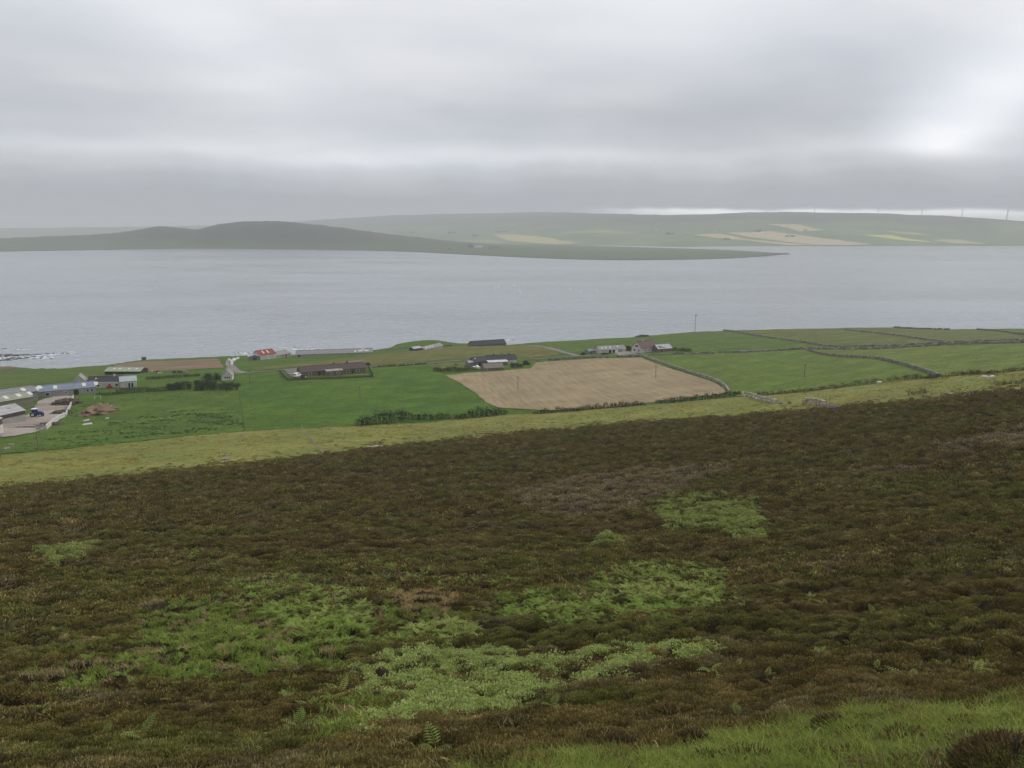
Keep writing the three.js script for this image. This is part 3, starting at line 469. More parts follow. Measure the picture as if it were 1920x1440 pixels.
const KIND = {
  heather0: ['heather_cover', [heatherClump(300, 0.17, 0.09, 0.038, 0.011), heatherClump(300, 0.19, 0.11, 0.036, 0.010)], plantMat()],
  heather1: ['heather_cover', [heatherClump(190, 0.23, 0.12, 0.058, 0.016), heatherClump(190, 0.22, 0.14, 0.055, 0.016)], plantMat()],
  heather2: ['heather_cover', [heatherClump(64, 0.36, 0.18, 0.13, 0.045), heatherClump(64, 0.34, 0.20, 0.13, 0.042)], plantMat()],
  heather3: ['heather_cover', [heatherClump(40, 0.56, 0.26, 0.21, 0.095), heatherClump(40, 0.52, 0.32, 0.21, 0.09)], plantMat()],
  bank: ['long_grass', [grassTuft(44, 0.13, 0.17, 0.006, 0.9), grassTuft(38, 0.12, 0.22, 0.006, 1.1), grassTuft(46, 0.14, 0.13, 0.006, 0.8)], leafMat],
  grass: ['moor_grass', [grassTuft(34, 0.20, 0.20, 0.016, 0.8), grassTuft(30, 0.22, 0.24, 0.018, 0.9)], leafMat],
  straw: ['dead_grass', [grassTuft(30, 0.20, 0.22, 0.016, 0.9), grassTuft(26, 0.18, 0.18, 0.016, 1.1)], leafMat],
  leaf: ['willow_leaves', [leafClump(84, 0.20, 0.19, 0.046), leafClump(84, 0.22, 0.16, 0.050)], leafMat],
  leaf2: ['willow_leaves', [leafClump(46, 0.34, 0.30, 0.13), leafClump(46, 0.36, 0.26, 0.14)], leafMat],
  bracken: ['bracken_cover', [brackenPlant(3, 0.42), brackenPlant(4, 0.36), brackenPlant(3, 0.5)], leafMat],
  tussock: ['rough_grass_tufts', [grassTuft(22, 0.42, 0.34, 0.055, 0.9), grassTuft(22, 0.5, 0.28, 0.06, 1.1)], leafMat],
  sward: ['field_grass', [grassTuft(14, 0.5, 0.22, 0.07, 1.0), grassTuft(14, 0.6, 0.18, 0.08, 1.2)], leafMat],
  weed: ['field_weeds', [leafClump(22, 0.42, 0.34, 0.2), grassTuft(18, 0.42, 0.34, 0.055, 0.8)], leafMat],
};
const cc = new THREE.Color();
const GREENS = { leaf: () => cc.setRGB(0.155, 0.230, 0.085), leafYellow: () => cc.setRGB(0.205, 0.265, 0.060) };
function shades(base, a = 0.2) { const v = rr(1 - a, 1 + a); return cc.copy(base).multiplyScalar(v); }
const COL = { bank: C(0.190, 0.240, 0.052), grass: C(0.195, 0.265, 0.056), straw: C(0.42, 0.31, 0.15), bracken: C(0.195, 0.290, 0.056), brackenY: C(0.265, 0.315, 0.085), willow: C(0.355, 0.410, 0.135), willowY: C(0.280, 0.315, 0.095), moss: C(0.165, 0.172, 0.048), pale: C(0.30, 0.235, 0.165), dead: C(0.33, 0.27, 0.15) };
{
  rnd = mulberry(101);
  const AZ = 39 * deg;
  for (let r = 2.2; r < 260;) {
    const dr = Math.max(0.15, r * 0.02), area = AZ * 2 * (r + dr / 2) * dr;
    const tier = r < 16 ? 0 : r < 42 ? 1 : r < 95 ? 2 : 3, dens = [62, 31, 13, 5][tier], n = Math.round(area * dens);
    for (let k = 0; k < n; k++) {
      const a = rr(-AZ, AZ), q = r + dr * rnd(), x = q * Math.sin(a), z = -q * Math.cos(a);
      { const over = q - heatherR(x, z) - 2.5 * n2(x * 0.07, z * 0.07) - 1.5 * n2b(x * 0.3, z * 0.3); if (over > 0 && rnd() > 0.5 * Math.exp(-over / 2.5)) continue; }
      const [kind, cover] = patchAt(x, z), on = rnd() < cover, big = [1, 1, 1.1, 1.25][tier];
      if (on && kind === 'leaf') { const bump = n2(x * 0.9, z * 0.9); if (bump + 0.5 * n2b(x * 2.6, z * 2.6) > -0.35) { const y = q > 35 || x > 6; put(tier < 2 ? 'leaf' : 'leaf2', x, z, rr(0.75, 1.25) * (1 + 0.25 * bump), shades(y ? COL.willowY : COL.willow, 0.18), 0.02); if (tier < 2 && rnd() < 0.5) put('leaf', x + rr(-.1, .1), z + rr(-.1, .1), rr(0.7, 1.1), shades(y ? COL.willowY : COL.willow, 0.2)); continue; } }
      if (on && kind === 'bracken') { if (rnd() < [0.3, 0.42, 0.6, 0.8][tier]) put('bracken', x, z, rr(0.7, 1.2) * big, shades(n2(x * 0.12, z * 0.12) > 0.1 || z > -24 ? COL.brackenY : COL.bracken, 0.2)); if (rnd() < 0.55) { put(tier < 3 ? 'grass' : 'heather3', x, z, rr(0.7, 1.1), shades(COL.grass)); continue; } }
      if (on && kind === 'grass') { const d = n2(x * 0.5, z * 0.5); put('grass', x, z, rr(0.75, 1.2) * big, shades(d > 0.45 ? COL.dead : COL.grass, 0.22)); if (rnd() < 0.06) put('bracken', x, z, rr(0.6, 0.95), shades(COL.bracken)); continue; }
      if (on && kind === 'straw') { put('straw', x, z, rr(0.8, 1.2) * big, shades(COL.straw, 0.2)); continue; }
      if (on && kind === 'bank') { const d = n2(x * 0.9, z * 0.9) + 0.4 * n2b(x * 2.2, z * 2.2); if (d > -0.8) { const m = 1; for (let j = 0; j < m + 3; j++) put('bank', x + rr(-0.08, 0.08), z + rr(-0.08, 0.08), rr(0.65, 1.2), shades(d > 0.65 ? COL.brackenY : COL.bank, 0.25)); if (d > -0.3) continue; } }
      if ((kind === 'heather' || kind === 'moss') && tier < 3 && q > 15 && rnd() < 0.008 + (kind === 'moss' ? 0.03 : 0.012) * (n2(x * 0.06, z * 0.08) > 0.1)) put('bracken', x, z, rr(0.5, 0.9) * big, shades(COL.brackenY));
      if (kind === 'heather' && rnd() < 0.02 + 0.05 * sst(0.2, 0.8, n2b(x * 0.05, z * 0.09))) { put(tier < 3 ? 'straw' : 'heather3', x, z, rr(0.5, 0.9), shades(COL.dead, 0.25)); if (rnd() < 0.5) continue; }
      if (q > 13 && kind !== 'bank' && cushions(x, z) < 0.085 + 0.05 * rnd() && rnd() < 0.85) continue; // clefts between the cushions stay bare
      moorColour(x, z, cc);
      if (on && kind === 'moss') cc.lerp(COL.moss, rr(0.3, 0.95));
      if (on && kind === 'pale') cc.lerp(COL.pale, rr(0.4, 0.9));
      cc.multiplyScalar(rr(0.8, 1.22));
      put('heather' + tier, x, z, rr(0.6, 1.45), cc, 0.03, rr(0.6, 1.35));
    }
    r += dr;
  }
  // tussocks on the strip of rough grass, and on the edges of the moor
  for (let k = 0; k < 52000; k++) {
    const a = rr(-AZ, AZ), x0 = Math.sin(a), z0 = -Math.cos(a), h = heatherR(x0, z0), f = fieldR(x0, z0), q = lerp(h - 3, f + 1, rnd()), x = q * x0, z = q * z0, d = n2(x * 0.05, z * 0.09) + 0.5 * n2b(x * 0.25, z * 0.4);
    if (rnd() > 0.45 + 0.5 * d) continue;
    cc.copy(d > 0.25 ? C(0.36, 0.31, 0.095) : C(0.255, 0.27, 0.068)).multiplyScalar(rr(0.5, 1.4)); put('tussock', x, z, rr(0.5, 1.1), cc);
  }
  // docks and nettles in the weedy field
  const WEEDS = [[[[-128.4, -242.7], [-123.5, -269.5], [-97.7, -270.8], [-80.7, -229.8], [-87.1, -215.1], [-103, -204.5]], 7500, 0.9], [[[-133.4, -212.1], [-134.2, -237.7], [-115.3, -223.3], [-105.8, -198.9], [-120.6, -182.9]], 2600, 0.8], [[[-161.8, -301.5], [-145.4, -318.7], [-115.3, -321], [-108.4, -306.3], [-130.3, -298.7], [-148.8, -282.4]], 1300, 0.8], [[[-162.8, -284.5], [-162.8, -301.5], [-137.5, -250], [-145.3, -251.5]], 900, 0.9], [[[-130.3, -298.7], [-110.3, -309.7], [-91.7, -261.4], [-112.5, -270.1]], 260, 0.7], [[[-109.6, -317.2], [-66.6, -357.9], [-12.5, -300.6], [-7.4, -266.1], [-48.5, -232.2], [-76.5, -223.8]], 700, 0.5]];
  for (const [poly, n, s] of WEEDS) { const xs = poly.map((p) => p[0]), zs = poly.map((p) => p[1]), x0 = Math.min(...xs), x1 = Math.max(...xs), z0 = Math.min(...zs), z1 = Math.max(...zs); for (let k = 0; k < n; k++) { const x = rr(x0, x1), z = rr(z0, z1); if (!inside(poly, x, z) || n2(x * 0.06, z * 0.10) + 0.6 * n2b(x * 0.3, z * 0.45) < 0.7 * rnd() - 0.35) continue; put('weed', x, z, rr(0.5, 1.1) * s, cc.setRGB(0.052, 0.098, 0.026).multiplyScalar(rr(0.7, 1.4))); } }
  // tufts that give the pastures their grain
  const ploughs = [PLOUGH, PLOUGH2];
  for (let k = 0; k < 90000; k++) {
    const a = rr(-AZ, AZ), x0 = Math.sin(a), z0 = -Math.cos(a), f = fieldR(x0, z0), q = f + (coastR(x0, z0) - f - 6) * Math.pow(rnd(), 1.5), x = q * x0, z = q * z0;
    if (ploughs.some((p) => inside(p, x, z)) || KEEP_CLEAR.some((p) => inside(p, x, z))) continue;
    const d = n2(x * 0.03, z * 0.05) + 0.6 * n2b(x * 0.13, z * 0.22); if (rnd() > 0.5 + 0.4 * d) continue;
    cc.copy(d > 0.3 && rnd() < 0.5 ? C(0.23, 0.265, 0.065) : rnd() < 0.35 ? C(0.062, 0.115, 0.028) : C(0.112, 0.185, 0.036)).multiplyScalar(rr(0.7, 1.35)); put('sward', x, z, rr(0.5, 1.2), cc);
  }
}
const LABEL = { heather_cover: 'brown heather covering the hillside', long_grass: 'long green grass on the bank nearest the viewer', moor_grass: 'short green grass in hollows of the heather', dead_grass: 'straw coloured dead grass among the heather', willow_leaves: 'mats of pale green rounded leaves in the heather', bracken_cover: 'bright green bracken growing through the heather', rough_grass_tufts: 'yellowish tussocks on the strip below the moor', field_grass: 'tufts of grass scattered over the pastures', field_weeds: 'dark green docks and nettles in the weedy field' };
for (const [kind, [name, geos, mat]] of Object.entries(KIND)) {
  const all = spots[kind] ?? [], m = new THREE.Matrix4(), q = new THREE.Quaternion(), e = new THREE.Euler();
  geos.forEach((g, v) => {
    const list = all.filter((_, i) => i % geos.length === v); if (!list.length) return;
    const im = new THREE.InstancedMesh(g, mat, list.length);
    list.forEach(([x, y, z, turn, s, cr, cg, cb, sy], i) => { e.set(rr(-0.2, 0.1), turn, rr(-0.15, 0.15)); m.compose(V(x, y, z), q.setFromEuler(e), V(s, s * sy, s)); im.setMatrixAt(i, m); im.setColorAt(i, cc.setRGB(cr, cg, cb)); });
    top(im, name, LABEL[name], name.split('_')[0], null, 'stuff');
  });
}

// ---------------------------------------------------------------- buildings
rnd = mulberry(202);
const roofMat = (c, t = tSheet, s = 7) => M(c, { map: rep(t, s), roughness: 0.75 });
const MAT = {
  white: M(C(0.70, 0.67, 0.62), { map: rep(tWall, 5) }), cream: M(C(0.62, 0.58, 0.53), { map: rep(tWall, 5) }), concrete: M(C(0.42, 0.40, 0.37), { map: rep(tWall, 6) }), stone: M(C(0.21, 0.18, 0.15), { map: rep(tWall, 2.5) }), brownWall: M(C(0.21, 0.165, 0.14), { map: rep(tWall, 4) }), greenWall: M(C(0.22, 0.235, 0.15), { map: rep(tSheet, 5) }), boards: M(C(0.085, 0.07, 0.06), { map: rep(tSheet, 4) }), greyWall: M(C(0.24, 0.25, 0.26), { map: rep(tSheet, 5) }), pink: M(C(0.42, 0.34, 0.30), { map: rep(tWall, 5) }),
  slate: roofMat(C(0.052, 0.052, 0.060), tSlate, 4), blackRoof: roofMat(C(0.032, 0.033, 0.040), tSheet, 8), brownTile: roofMat(C(0.105, 0.070, 0.058), tSlate, 4), maroon: roofMat(C(0.130, 0.058, 0.052), tSlate, 4), blueSheet: roofMat(C(0.25, 0.30, 0.37)), greySheet: roofMat(C(0.29, 0.30, 0.31)), paleSheet: roofMat(C(0.52, 0.50, 0.48)), greenSheet: roofMat(C(0.42, 0.47, 0.33)), oliveSheet: roofMat(C(0.36, 0.38, 0.29)), redSheet: roofMat(C(0.33, 0.060, 0.038)), iceSheet: roofMat(C(0.50, 0.55, 0.60)), whiteSheet: roofMat(C(0.74, 0.74, 0.74)), stoneRoof: roofMat(C(0.27, 0.22, 0.18), tSlate, 3), fibre: roofMat(C(0.33, 0.325, 0.31)),
  frame: M(C(0.72, 0.72, 0.70), { roughness: 0.5 }), pane: M(C(0.025, 0.03, 0.035), { roughness: 0.12 }), dark: M(C(0.018, 0.017, 0.016)), skylight: M(C(0.58, 0.57, 0.50), { roughness: 0.35 }), post: M(C(0.16, 0.13, 0.10)), paleWood: M(C(0.34, 0.30, 0.25)), metal: M(C(0.42, 0.43, 0.44), { roughness: 0.45, metalness: 0.7 }), red: M(C(0.42, 0.03, 0.03), { roughness: 0.5 }), rust: M(C(0.30, 0.14, 0.07), { map: rep(tWall, 3) }),
};
const box = (x, y, z, w, h, d) => new THREE.BoxGeometry(w, h, d).translate(x, y, z);
function extrude(profile, len) { const s = new THREE.Shape(profile.map((p) => new THREE.Vector2(...p))); return new THREE.ExtrudeGeometry(s, { depth: len, bevelEnabled: false }); }
// one block of a building: front wall from a to b (as seen from the hill), running back by depth
function block(root, o) {
  const [ax, az] = o.a, [bx, bz] = o.b, L = Math.hypot(bx - ax, bz - az), turn = Math.atan2(-(bz - az), bx - ax), y = (land(ax, az) + land(bx, bz)) / 2 + (o.up ?? 0), D = o.depth, E = o.eave, R = o.ridge, ov = o.over ?? 0.25, sink = 2.2;
  const m = new THREE.Matrix4().makeRotationY(turn).setPosition(ax, y, az);
  if (!root.userData.placed) { root.position.set(ax, y, az); root.rotation.y = turn; root.updateMatrix(); root.userData.placed = true; }
  const local = root.matrix.clone().invert().multiply(m);
  const add = (name, g, mat, parent = root, label) => { g.applyMatrix4(local); return part(name, g, mat, parent, label); };
  const across = o.roof === 'across', mono = o.roof === 'mono', span = across ? L : D, run = across ? D : L;
  const prof = mono ? [[0, -sink], [0, E], [span, R], [span, -sink]] : [[0, -sink], [0, E], [span / 2, R], [span, E], [span, -sink]];
  const place = (g) => (across ? g.translate(0, 0, -D) : g.rotateY(Math.PI / 2));
  if (E > 0.05) add('wall', place(extrude(prof, run)), o.wall ?? MAT.white);
  const sl = mono ? (R - E) / span : (R - E) / (span / 2), t = 0.14, lo = E - ov * sl;
  const rp = mono ? [[-ov, lo + 0.02], [span + ov, R + ov * sl + 0.02], [span + ov, R + ov * sl + t], [-ov, lo + t]] : [[-ov, lo + 0.02], [span / 2, R + 0.02], [span + ov, lo + 0.02], [span + ov, lo + t], [span / 2, R + t + 0.05], [-ov, lo + t]];
  const rg = extrude(rp, run + 2 * ov).translate(0, 0, -ov);
  const roof = add('roof', place(rg), o.cover ?? MAT.slate, root, o.coverLabel);
  if (!mono && o.cap !== false) { const cg = new THREE.BoxGeometry(across ? 0.3 : run + 2 * ov + 0.05, 0.12, across ? run + 2 * ov + 0.05 : 0.3); add('ridge_cap', across ? cg.translate(L / 2, R + t + 0.06, -D / 2) : cg.translate(L / 2, R + t + 0.06, -D / 2), o.capMat ?? o.cover ?? MAT.slate, roof); }
  for (const [u, yy, w, h, mat] of o.wins ?? []) { const f = add('window', box(u, yy + h / 2, 0.05, w + 0.22, h + 0.22, 0.1), mat ?? MAT.frame); add('pane', box(u, yy + h / 2, 0.09, w, h, 0.06), MAT.pane, f); }
  for (const [u, w, h, mat] of o.doors ?? []) add('door', box(u, h / 2 - 0.1, 0.04, w, h + 0.2, 0.08), mat ?? MAT.dark);
  for (const [v, yy, w, h] of o.endWins ?? []) { const f = add('window', box(L + 0.05, yy + h / 2, -v, 0.1, h + 0.22, w + 0.22), MAT.frame); add('pane', box(L + 0.09, yy + h / 2, -v, 0.06, h, w), MAT.pane, f); }
  for (const [v, w, h, mat] of o.endDoors ?? []) add('door', box(L + 0.04, h / 2 - 0.2, -v, 0.08, h + 0.4, w), mat ?? MAT.dark);
  for (const [v, yy, w, h] of o.nearWins ?? []) { const f = add('window', box(-0.05, yy + h / 2, -v, 0.1, h + 0.22, w + 0.22), MAT.frame); add('pane', box(-0.09, yy + h / 2, -v, 0.06, h, w), MAT.pane, f); }
  for (const [u, v, w, d, mat] of o.lights ?? []) { const p = v * span / 2, g = new THREE.BoxGeometry(w, 0.06, d).rotateX(Math.atan(sl)).translate(u, E + p * sl + t + 0.05, -p); add('skylight', g, mat ?? MAT.skylight, roof); }
  for (const u of o.stacks ?? []) { const c = add('chimney', box(u, R + 0.35, -D / 2, 0.75, 1.3, 0.6), o.stackMat ?? MAT.cream, roof); add('chimney_pot', new THREE.CylinderGeometry(0.12, 0.15, 0.4, 8).translate(u, R + 1.2, -D / 2), MAT.rust, c); }
  if (o.bands) for (const [y0, y1, mat] of o.bands) add('cladding', box(L / 2, (y0 + y1) / 2, 0.05, L - 0.1, y1 - y0, 0.08), mat);
  if (o.fascia) add('fascia', box(L / 2, lo + 0.03, ov + 0.03, L + 2 * ov, 0.26, 0.06), o.fascia, roof);
  return L;
}
function building(name, label, category, blocks, group) { const g = new THREE.Group(); top(g, name, label, category, group); for (const b of blocks) block(g, b); delete g.userData.placed; return g; }
// farm on the left
building('cattle_byre', 'long byre with blue grey metal roof in front of the farmhouse', 'byre', [{ a: [-195.5, -312.2], b: [-174.9, -324.8], depth: 8, eave: 2.5, ridge: 4.3, wall: MAT.concrete, cover: MAT.blueSheet, wins: [[6.5, 0.7, 1.4, 1.1], [21, 0.8, 0.9, 1.0], [22.6, 0.8, 0.9, 1.0], [13, 1.0, 0.7, 0.7]], doors: [[16.8, 1.8, 2.0]], lights: [[3, 0.5, 1.4, 2.4], [9.5, 0.5, 1.4, 2.4], [20, 0.5, 1.4, 2.4], [24.5, 0.5, 1.4, 2.4]] }]);
building('farm_shed', 'grey roofed shed rearmost of the sheds beside the yard', 'shed', [{ a: [-203.5, -287.7], b: [-188.4, -306.5], depth: 9.5, eave: 3.0, ridge: 4.5, wall: MAT.greyWall, cover: MAT.greySheet, endDoors: [[4.5, 4, 2.6]], lights: [[20, 0.5, 1.5, 2.6], [26, 0.5, 1.5, 2.6]] }], 'sheds at the left farm');
building('farm_shed', 'shed with olive green walls and roof beside the yard', 'shed', [{ a: [-190.6, -269], b: [-179, -288], depth: 9, eave: 3.2, ridge: 4.7, wall: MAT.greenWall, cover: MAT.oliveSheet, endDoors: [[4.5, 3.2, 2.6, MAT.boards]], lights: [[14, 0.5, 1.4, 2.4], [18.5, 0.5, 1.4, 2.4], [22.5, 0.5, 1.4, 2.4]] }], 'sheds at the left farm');
building('farm_shed', 'pale roofed shed directly behind the blue tractor', 'shed', [{ a: [-168.3, -236.7], b: [-160.6, -253.4], depth: 10, eave: 2.8, ridge: 4.4, wall: MAT.concrete, cover: MAT.paleSheet, bands: [[1.5, 2.65, MAT.boards]], endDoors: [[5, 4.2, 2.7]], lights: [[11, 0.45, 1, 0.7, MAT.greySheet], [15, 0.55, 1, 0.7, MAT.greySheet], [10, 0.93, 1.6, 0.7], [14.5, 0.95, 1.6, 0.7]] }], 'sheds at the left farm');
building('farm_shed', 'white walled shed with dark boarding cut by the left edge', 'shed', [{ a: [-145.3, -203.6], b: [-149.2, -224.3], depth: 8, eave: 3.2, ridge: 4.3, wall: MAT.white, cover: MAT.paleSheet, bands: [[1.5, 3.0, MAT.boards]], endDoors: [[5.4, 4.0, 3.0, MAT.boards]] }], 'sheds at the left farm');
building('farmhouse', 'long white farmhouse with dark slate roof and pale extension', 'house', [
  { a: [-187.6, -341.4], b: [-173.7, -343], depth: 7, eave: 2.7, ridge: 4.6, cover: MAT.slate, wall: MAT.cream, fascia: MAT.frame, wins: [[4.6, 0.8, 1.1, 1.1], [9.5, 0.9, 1.0, 0.9], [12.5, 0.9, 1.2, 0.9]], doors: [[1.8, 1.1, 2.1, MAT.frame]], stacks: [10.5], lights: [[3.2, 0.6, 0.6, 0.7]] },
  { a: [-192.5, -338.7], b: [-187.2, -341], depth: 8, eave: 2.8, ridge: 5.9, roof: 'across', cover: MAT.fibre, wall: MAT.cream },
  { a: [-172.2, -339.9], b: [-166.3, -342.8], depth: 7, eave: 2.9, ridge: 4.5, cover: MAT.iceSheet, wall: MAT.cream, wins: [[3.6, 0.1, 0.9, 2.0], [4.8, 0.1, 0.9, 2.0]], endWins: [[1.8, 0.9, 1.0, 1.0], [4.8, 0.9, 1.0, 1.0]] }]);
building('poultry_shed', 'low pale green roofed shed in front of the narrow brown field', 'shed', [{ a: [-216.8, -413], b: [-197.8, -412.7], depth: 9, eave: 1.5, ridge: 3.0, wall: MAT.dark, cover: MAT.greenSheet, lights: [[4, 0.6, 1.1, 1.4], [7, 0.6, 1.1, 1.4], [12, 0.6, 1.1, 1.4], [16, 0.6, 1.1, 1.4]] }]);
building('white_cottage', 'small white cottage with gable end standing behind dark shrubs', 'cottage', [{ a: [-133.8, -356.8], b: [-129.3, -357.9], depth: 7.5, eave: 2.2, ridge: 4.7, roof: 'across', wall: MAT.white, cover: MAT.fibre, wins: [[1.7, 0.9, 0.7, 0.9], [2.6, 0.9, 0.7, 0.9], [3.5, 0.9, 0.7, 0.9]], stacks: [2.6] }]);
building('shore_hut', 'tiny dark hut on the shore edge above the narrow brown field', 'hut', [{ a: [-267.6, -563.7], b: [-265.7, -565.6], depth: 2, eave: 1.6, ridge: 1.9, roof: 'mono', wall: MAT.stone, cover: MAT.slate, doors: [[1, 0.7, 1.4]] }]);
building('shore_barn', 'tall barn with red metal roof at the water edge', 'barn', [{ a: [-159.2, -492.2], b: [-151.7, -501], depth: 9, eave: 3.3, ridge: 5.6, wall: MAT.cream, cover: MAT.redSheet, lights: [[3.6, 0.5, 0.9, 3], [7, 0.5, 0.9, 3]] }]);
building('lean_to_shed', 'shed with ice blue roof against the red barn', 'shed', [{ a: [-165.1, -488.6], b: [-159.1, -491.4], depth: 6, eave: 2.4, ridge: 3.4, roof: 'across', wall: MAT.greyWall, cover: MAT.iceSheet, doors: [[3.5, 2.4, 2.0, MAT.boards]] }]);
building('shore_shed', 'grey shed right of the red roofed barn', 'shed', [{ a: [-151.9, -502.5], b: [-145.6, -513.3], depth: 8, eave: 2.2, ridge: 3.9, wall: MAT.concrete, cover: MAT.fibre, doors: [[5.5, 1.0, 1.9, MAT.greyWall], [8, 1.0, 1.9]] }]);
building('long_shed', 'very long low grey roofed shed along the shore', 'shed', [{ a: [-140.3, -505.9], b: [-92.3, -516.8], depth: 8, eave: 1.3, ridge: 3.3, wall: MAT.concrete, cover: MAT.fibre, lights: [[38, 0.35, 1.6, 1.6, MAT.whiteSheet], [41.5, 0.4, 3.4, 1.5, MAT.whiteSheet], [45.5, 0.45, 3.2, 1.5, MAT.whiteSheet], [43, 0.8, 2.6, 1.0, MAT.whiteSheet]], doors: [[2, 1.2, 1.2]] }]);
building('bungalow', 'long brown roofed bungalow inside a dark fence', 'house', [
  { a: [-100, -368.9], b: [-89.8, -375], depth: 8, eave: 2.1, ridge: 4.1, wall: MAT.brownWall, cover: MAT.brownTile, wins: [[4, 0.6, 1.2, 0.9]], doors: [[8.5, 1.0, 1.9]] },
  { a: [-89.8, -376.2], b: [-72.6, -385.1], depth: 8, eave: 2.3, ridge: 4.4, wall: MAT.brownWall, cover: MAT.brownTile, wins: [[10.5, 0.7, 1.3, 1.0], [15.5, 0.7, 1.3, 1.0]], doors: [[12.8, 1.0, 1.9]], stacks: [4.6], stackMat: MAT.stone },
  { a: [-88.1, -370.1], b: [-81.4, -374], depth: 3.6, eave: 2.35, ridge: 2.6, roof: 'mono', wall: MAT.brownWall, cover: MAT.pink, wins: [[2.3, 0.7, 1.0, 0.9], [5.2, 0.7, 1.0, 0.9]] }]);
building('stone_shed', 'small stone roofed shed behind the brown bungalow', 'shed', [{ a: [-86.3, -413.6], b: [-79.2, -418.2], depth: 5.5, eave: 1.5, ridge: 3.1, wall: MAT.stone, cover: MAT.stoneRoof, doors: [[3.5, 1.0, 1.3]] }]);
building('shore_cottage', 'small pale roofed hut at the foot of the green knoll', 'hut', [{ a: [-67.2, -534.1], b: [-62.3, -539.5], depth: 5, eave: 1.5, ridge: 2.4, wall: MAT.boards, cover: MAT.iceSheet, doors: [[2, 0.9, 1.3]] }]);
building('shore_store', 'long low grey shed with pale rooflights beside the green knoll', 'shed', [{ a: [-60.5, -543], b: [-49.7, -563.8], depth: 6, eave: 1.1, ridge: 2.6, wall: MAT.concrete, cover: MAT.fibre, lights: [[4, 0.5, 1.2, 1.4], [8, 0.5, 1.2, 1.4], [11.5, 0.5, 1.2, 1.4]] }]);
building('black_barn', 'long barn with near black roof on the shore', 'barn', [{ a: [-29.3, -578.8], b: [-4.4, -590.8], depth: 9, eave: 1.1, ridge: 3.6, wall: MAT.stone, cover: MAT.blackRoof, doors: [[6, 1.5, 1.0]] }]);
building('croft_house', 'dark roofed croft house with white lean-to above the ploughed field', 'house', [
  { a: [-13.3, -420.5], b: [2.6, -425], depth: 7, eave: 2.3, ridge: 4.3, wall: MAT.white, cover: MAT.slate, wins: [[11.5, 0.8, 1.0, 1.0]], stacks: [4.4, 13.1], stackMat: MAT.stone, endWins: [[3.5, 2.2, 0.7, 0.7]] },
  { a: [-20, -415.9], b: [-13.5, -419.2], depth: 7, eave: 2.1, ridge: 4.0, wall: MAT.stone, cover: MAT.slate, doors: [[3.0, 1.4, 1.7]], lights: [[1.4, 0.7, 0.6, 0.7]] },
  { a: [-12.5, -414.9], b: [-2.3, -417.6], depth: 3.4, eave: 1.9, ridge: 2.35, roof: 'mono', wall: MAT.brownWall, cover: MAT.whiteSheet, wins: [[7, 0.6, 1.2, 0.9], [4, 0.6, 1.2, 0.9]] },
  { a: [-22.9, -415.1], b: [-20.1, -416.5], depth: 5, eave: 1.9, ridge: 2.4, wall: MAT.greyWall, cover: MAT.iceSheet }]);
building('field_shed', 'lichen covered stone roofed shed at the top of the ploughed field', 'shed', [{ a: [-14, -395.1], b: [-4.4, -398.3], depth: 6, eave: 1.4, ridge: 3.3, wall: MAT.stone, cover: MAT.stoneRoof, doors: [[1.6, 0.7, 1.0, MAT.paleWood]] }]);
building('gabled_house', 'white house with steep maroon roof beside the road', 'house', [{ a: [76.3, -458.8], b: [87, -467.5], depth: 8, eave: 2.8, ridge: 6.3, wall: MAT.white, cover: MAT.maroon, wins: [[3.2, 1.0, 0.8, 0.9], [6.3, 1.0, 0.8, 0.9], [9.0, 1.0, 1.3, 0.9]], nearWins: [[2.2, 0.9, 1.1, 1.0], [5.6, 0.9, 1.6, 1.0], [4.0, 3.4, 2.2, 1.1]], stacks: [5.2], stackMat: MAT.white }]);
building('rusty_shed', 'silver roofed shed with rust patches right of the maroon roofed house', 'shed', [{ a: [86.3, -460.5], b: [95.3, -464.5], depth: 7, eave: 1.9, ridge: 3.9, wall: MAT.stone, cover: MAT.iceSheet, lights: [[2.2, 0.35, 2.6, 1.8, MAT.rust], [4.4, 0.2, 1.2, 1.0, MAT.rust]], doors: [[2.5, 1.2, 1.5], [6, 1.5, 1.5, MAT.rust]] }]);
building('steading', 'long low grey roofed steading left of the maroon roofed house', 'steading', [{ a: [52, -463.6], b: [68.5, -469.9], depth: 7, eave: 2.0, ridge: 3.9, wall: MAT.white, cover: MAT.fibre, lights: [[2.5, 0.5, 0.9, 1.7], [5, 0.5, 0.9, 1.7], [8, 0.5, 0.9, 1.7], [13.2, 0.6, 0.9, 1.4]], doors: [[7, 1.6, 1.8], [9.6, 1.3, 1.8], [11.5, 1.4, 1.8, MAT.frame], [14, 2.2, 1.7, MAT.concrete]] }]);
building('small_shed', 'little grey blue shed at the left end of the grey roofed steading', 'shed', [{ a: [45.7, -463.6], b: [49.7, -465.9], depth: 4, eave: 1.6, ridge: 2.4, wall: MAT.greyWall, cover: MAT.greySheet, doors: [[1.6, 0.8, 1.4]] }]);

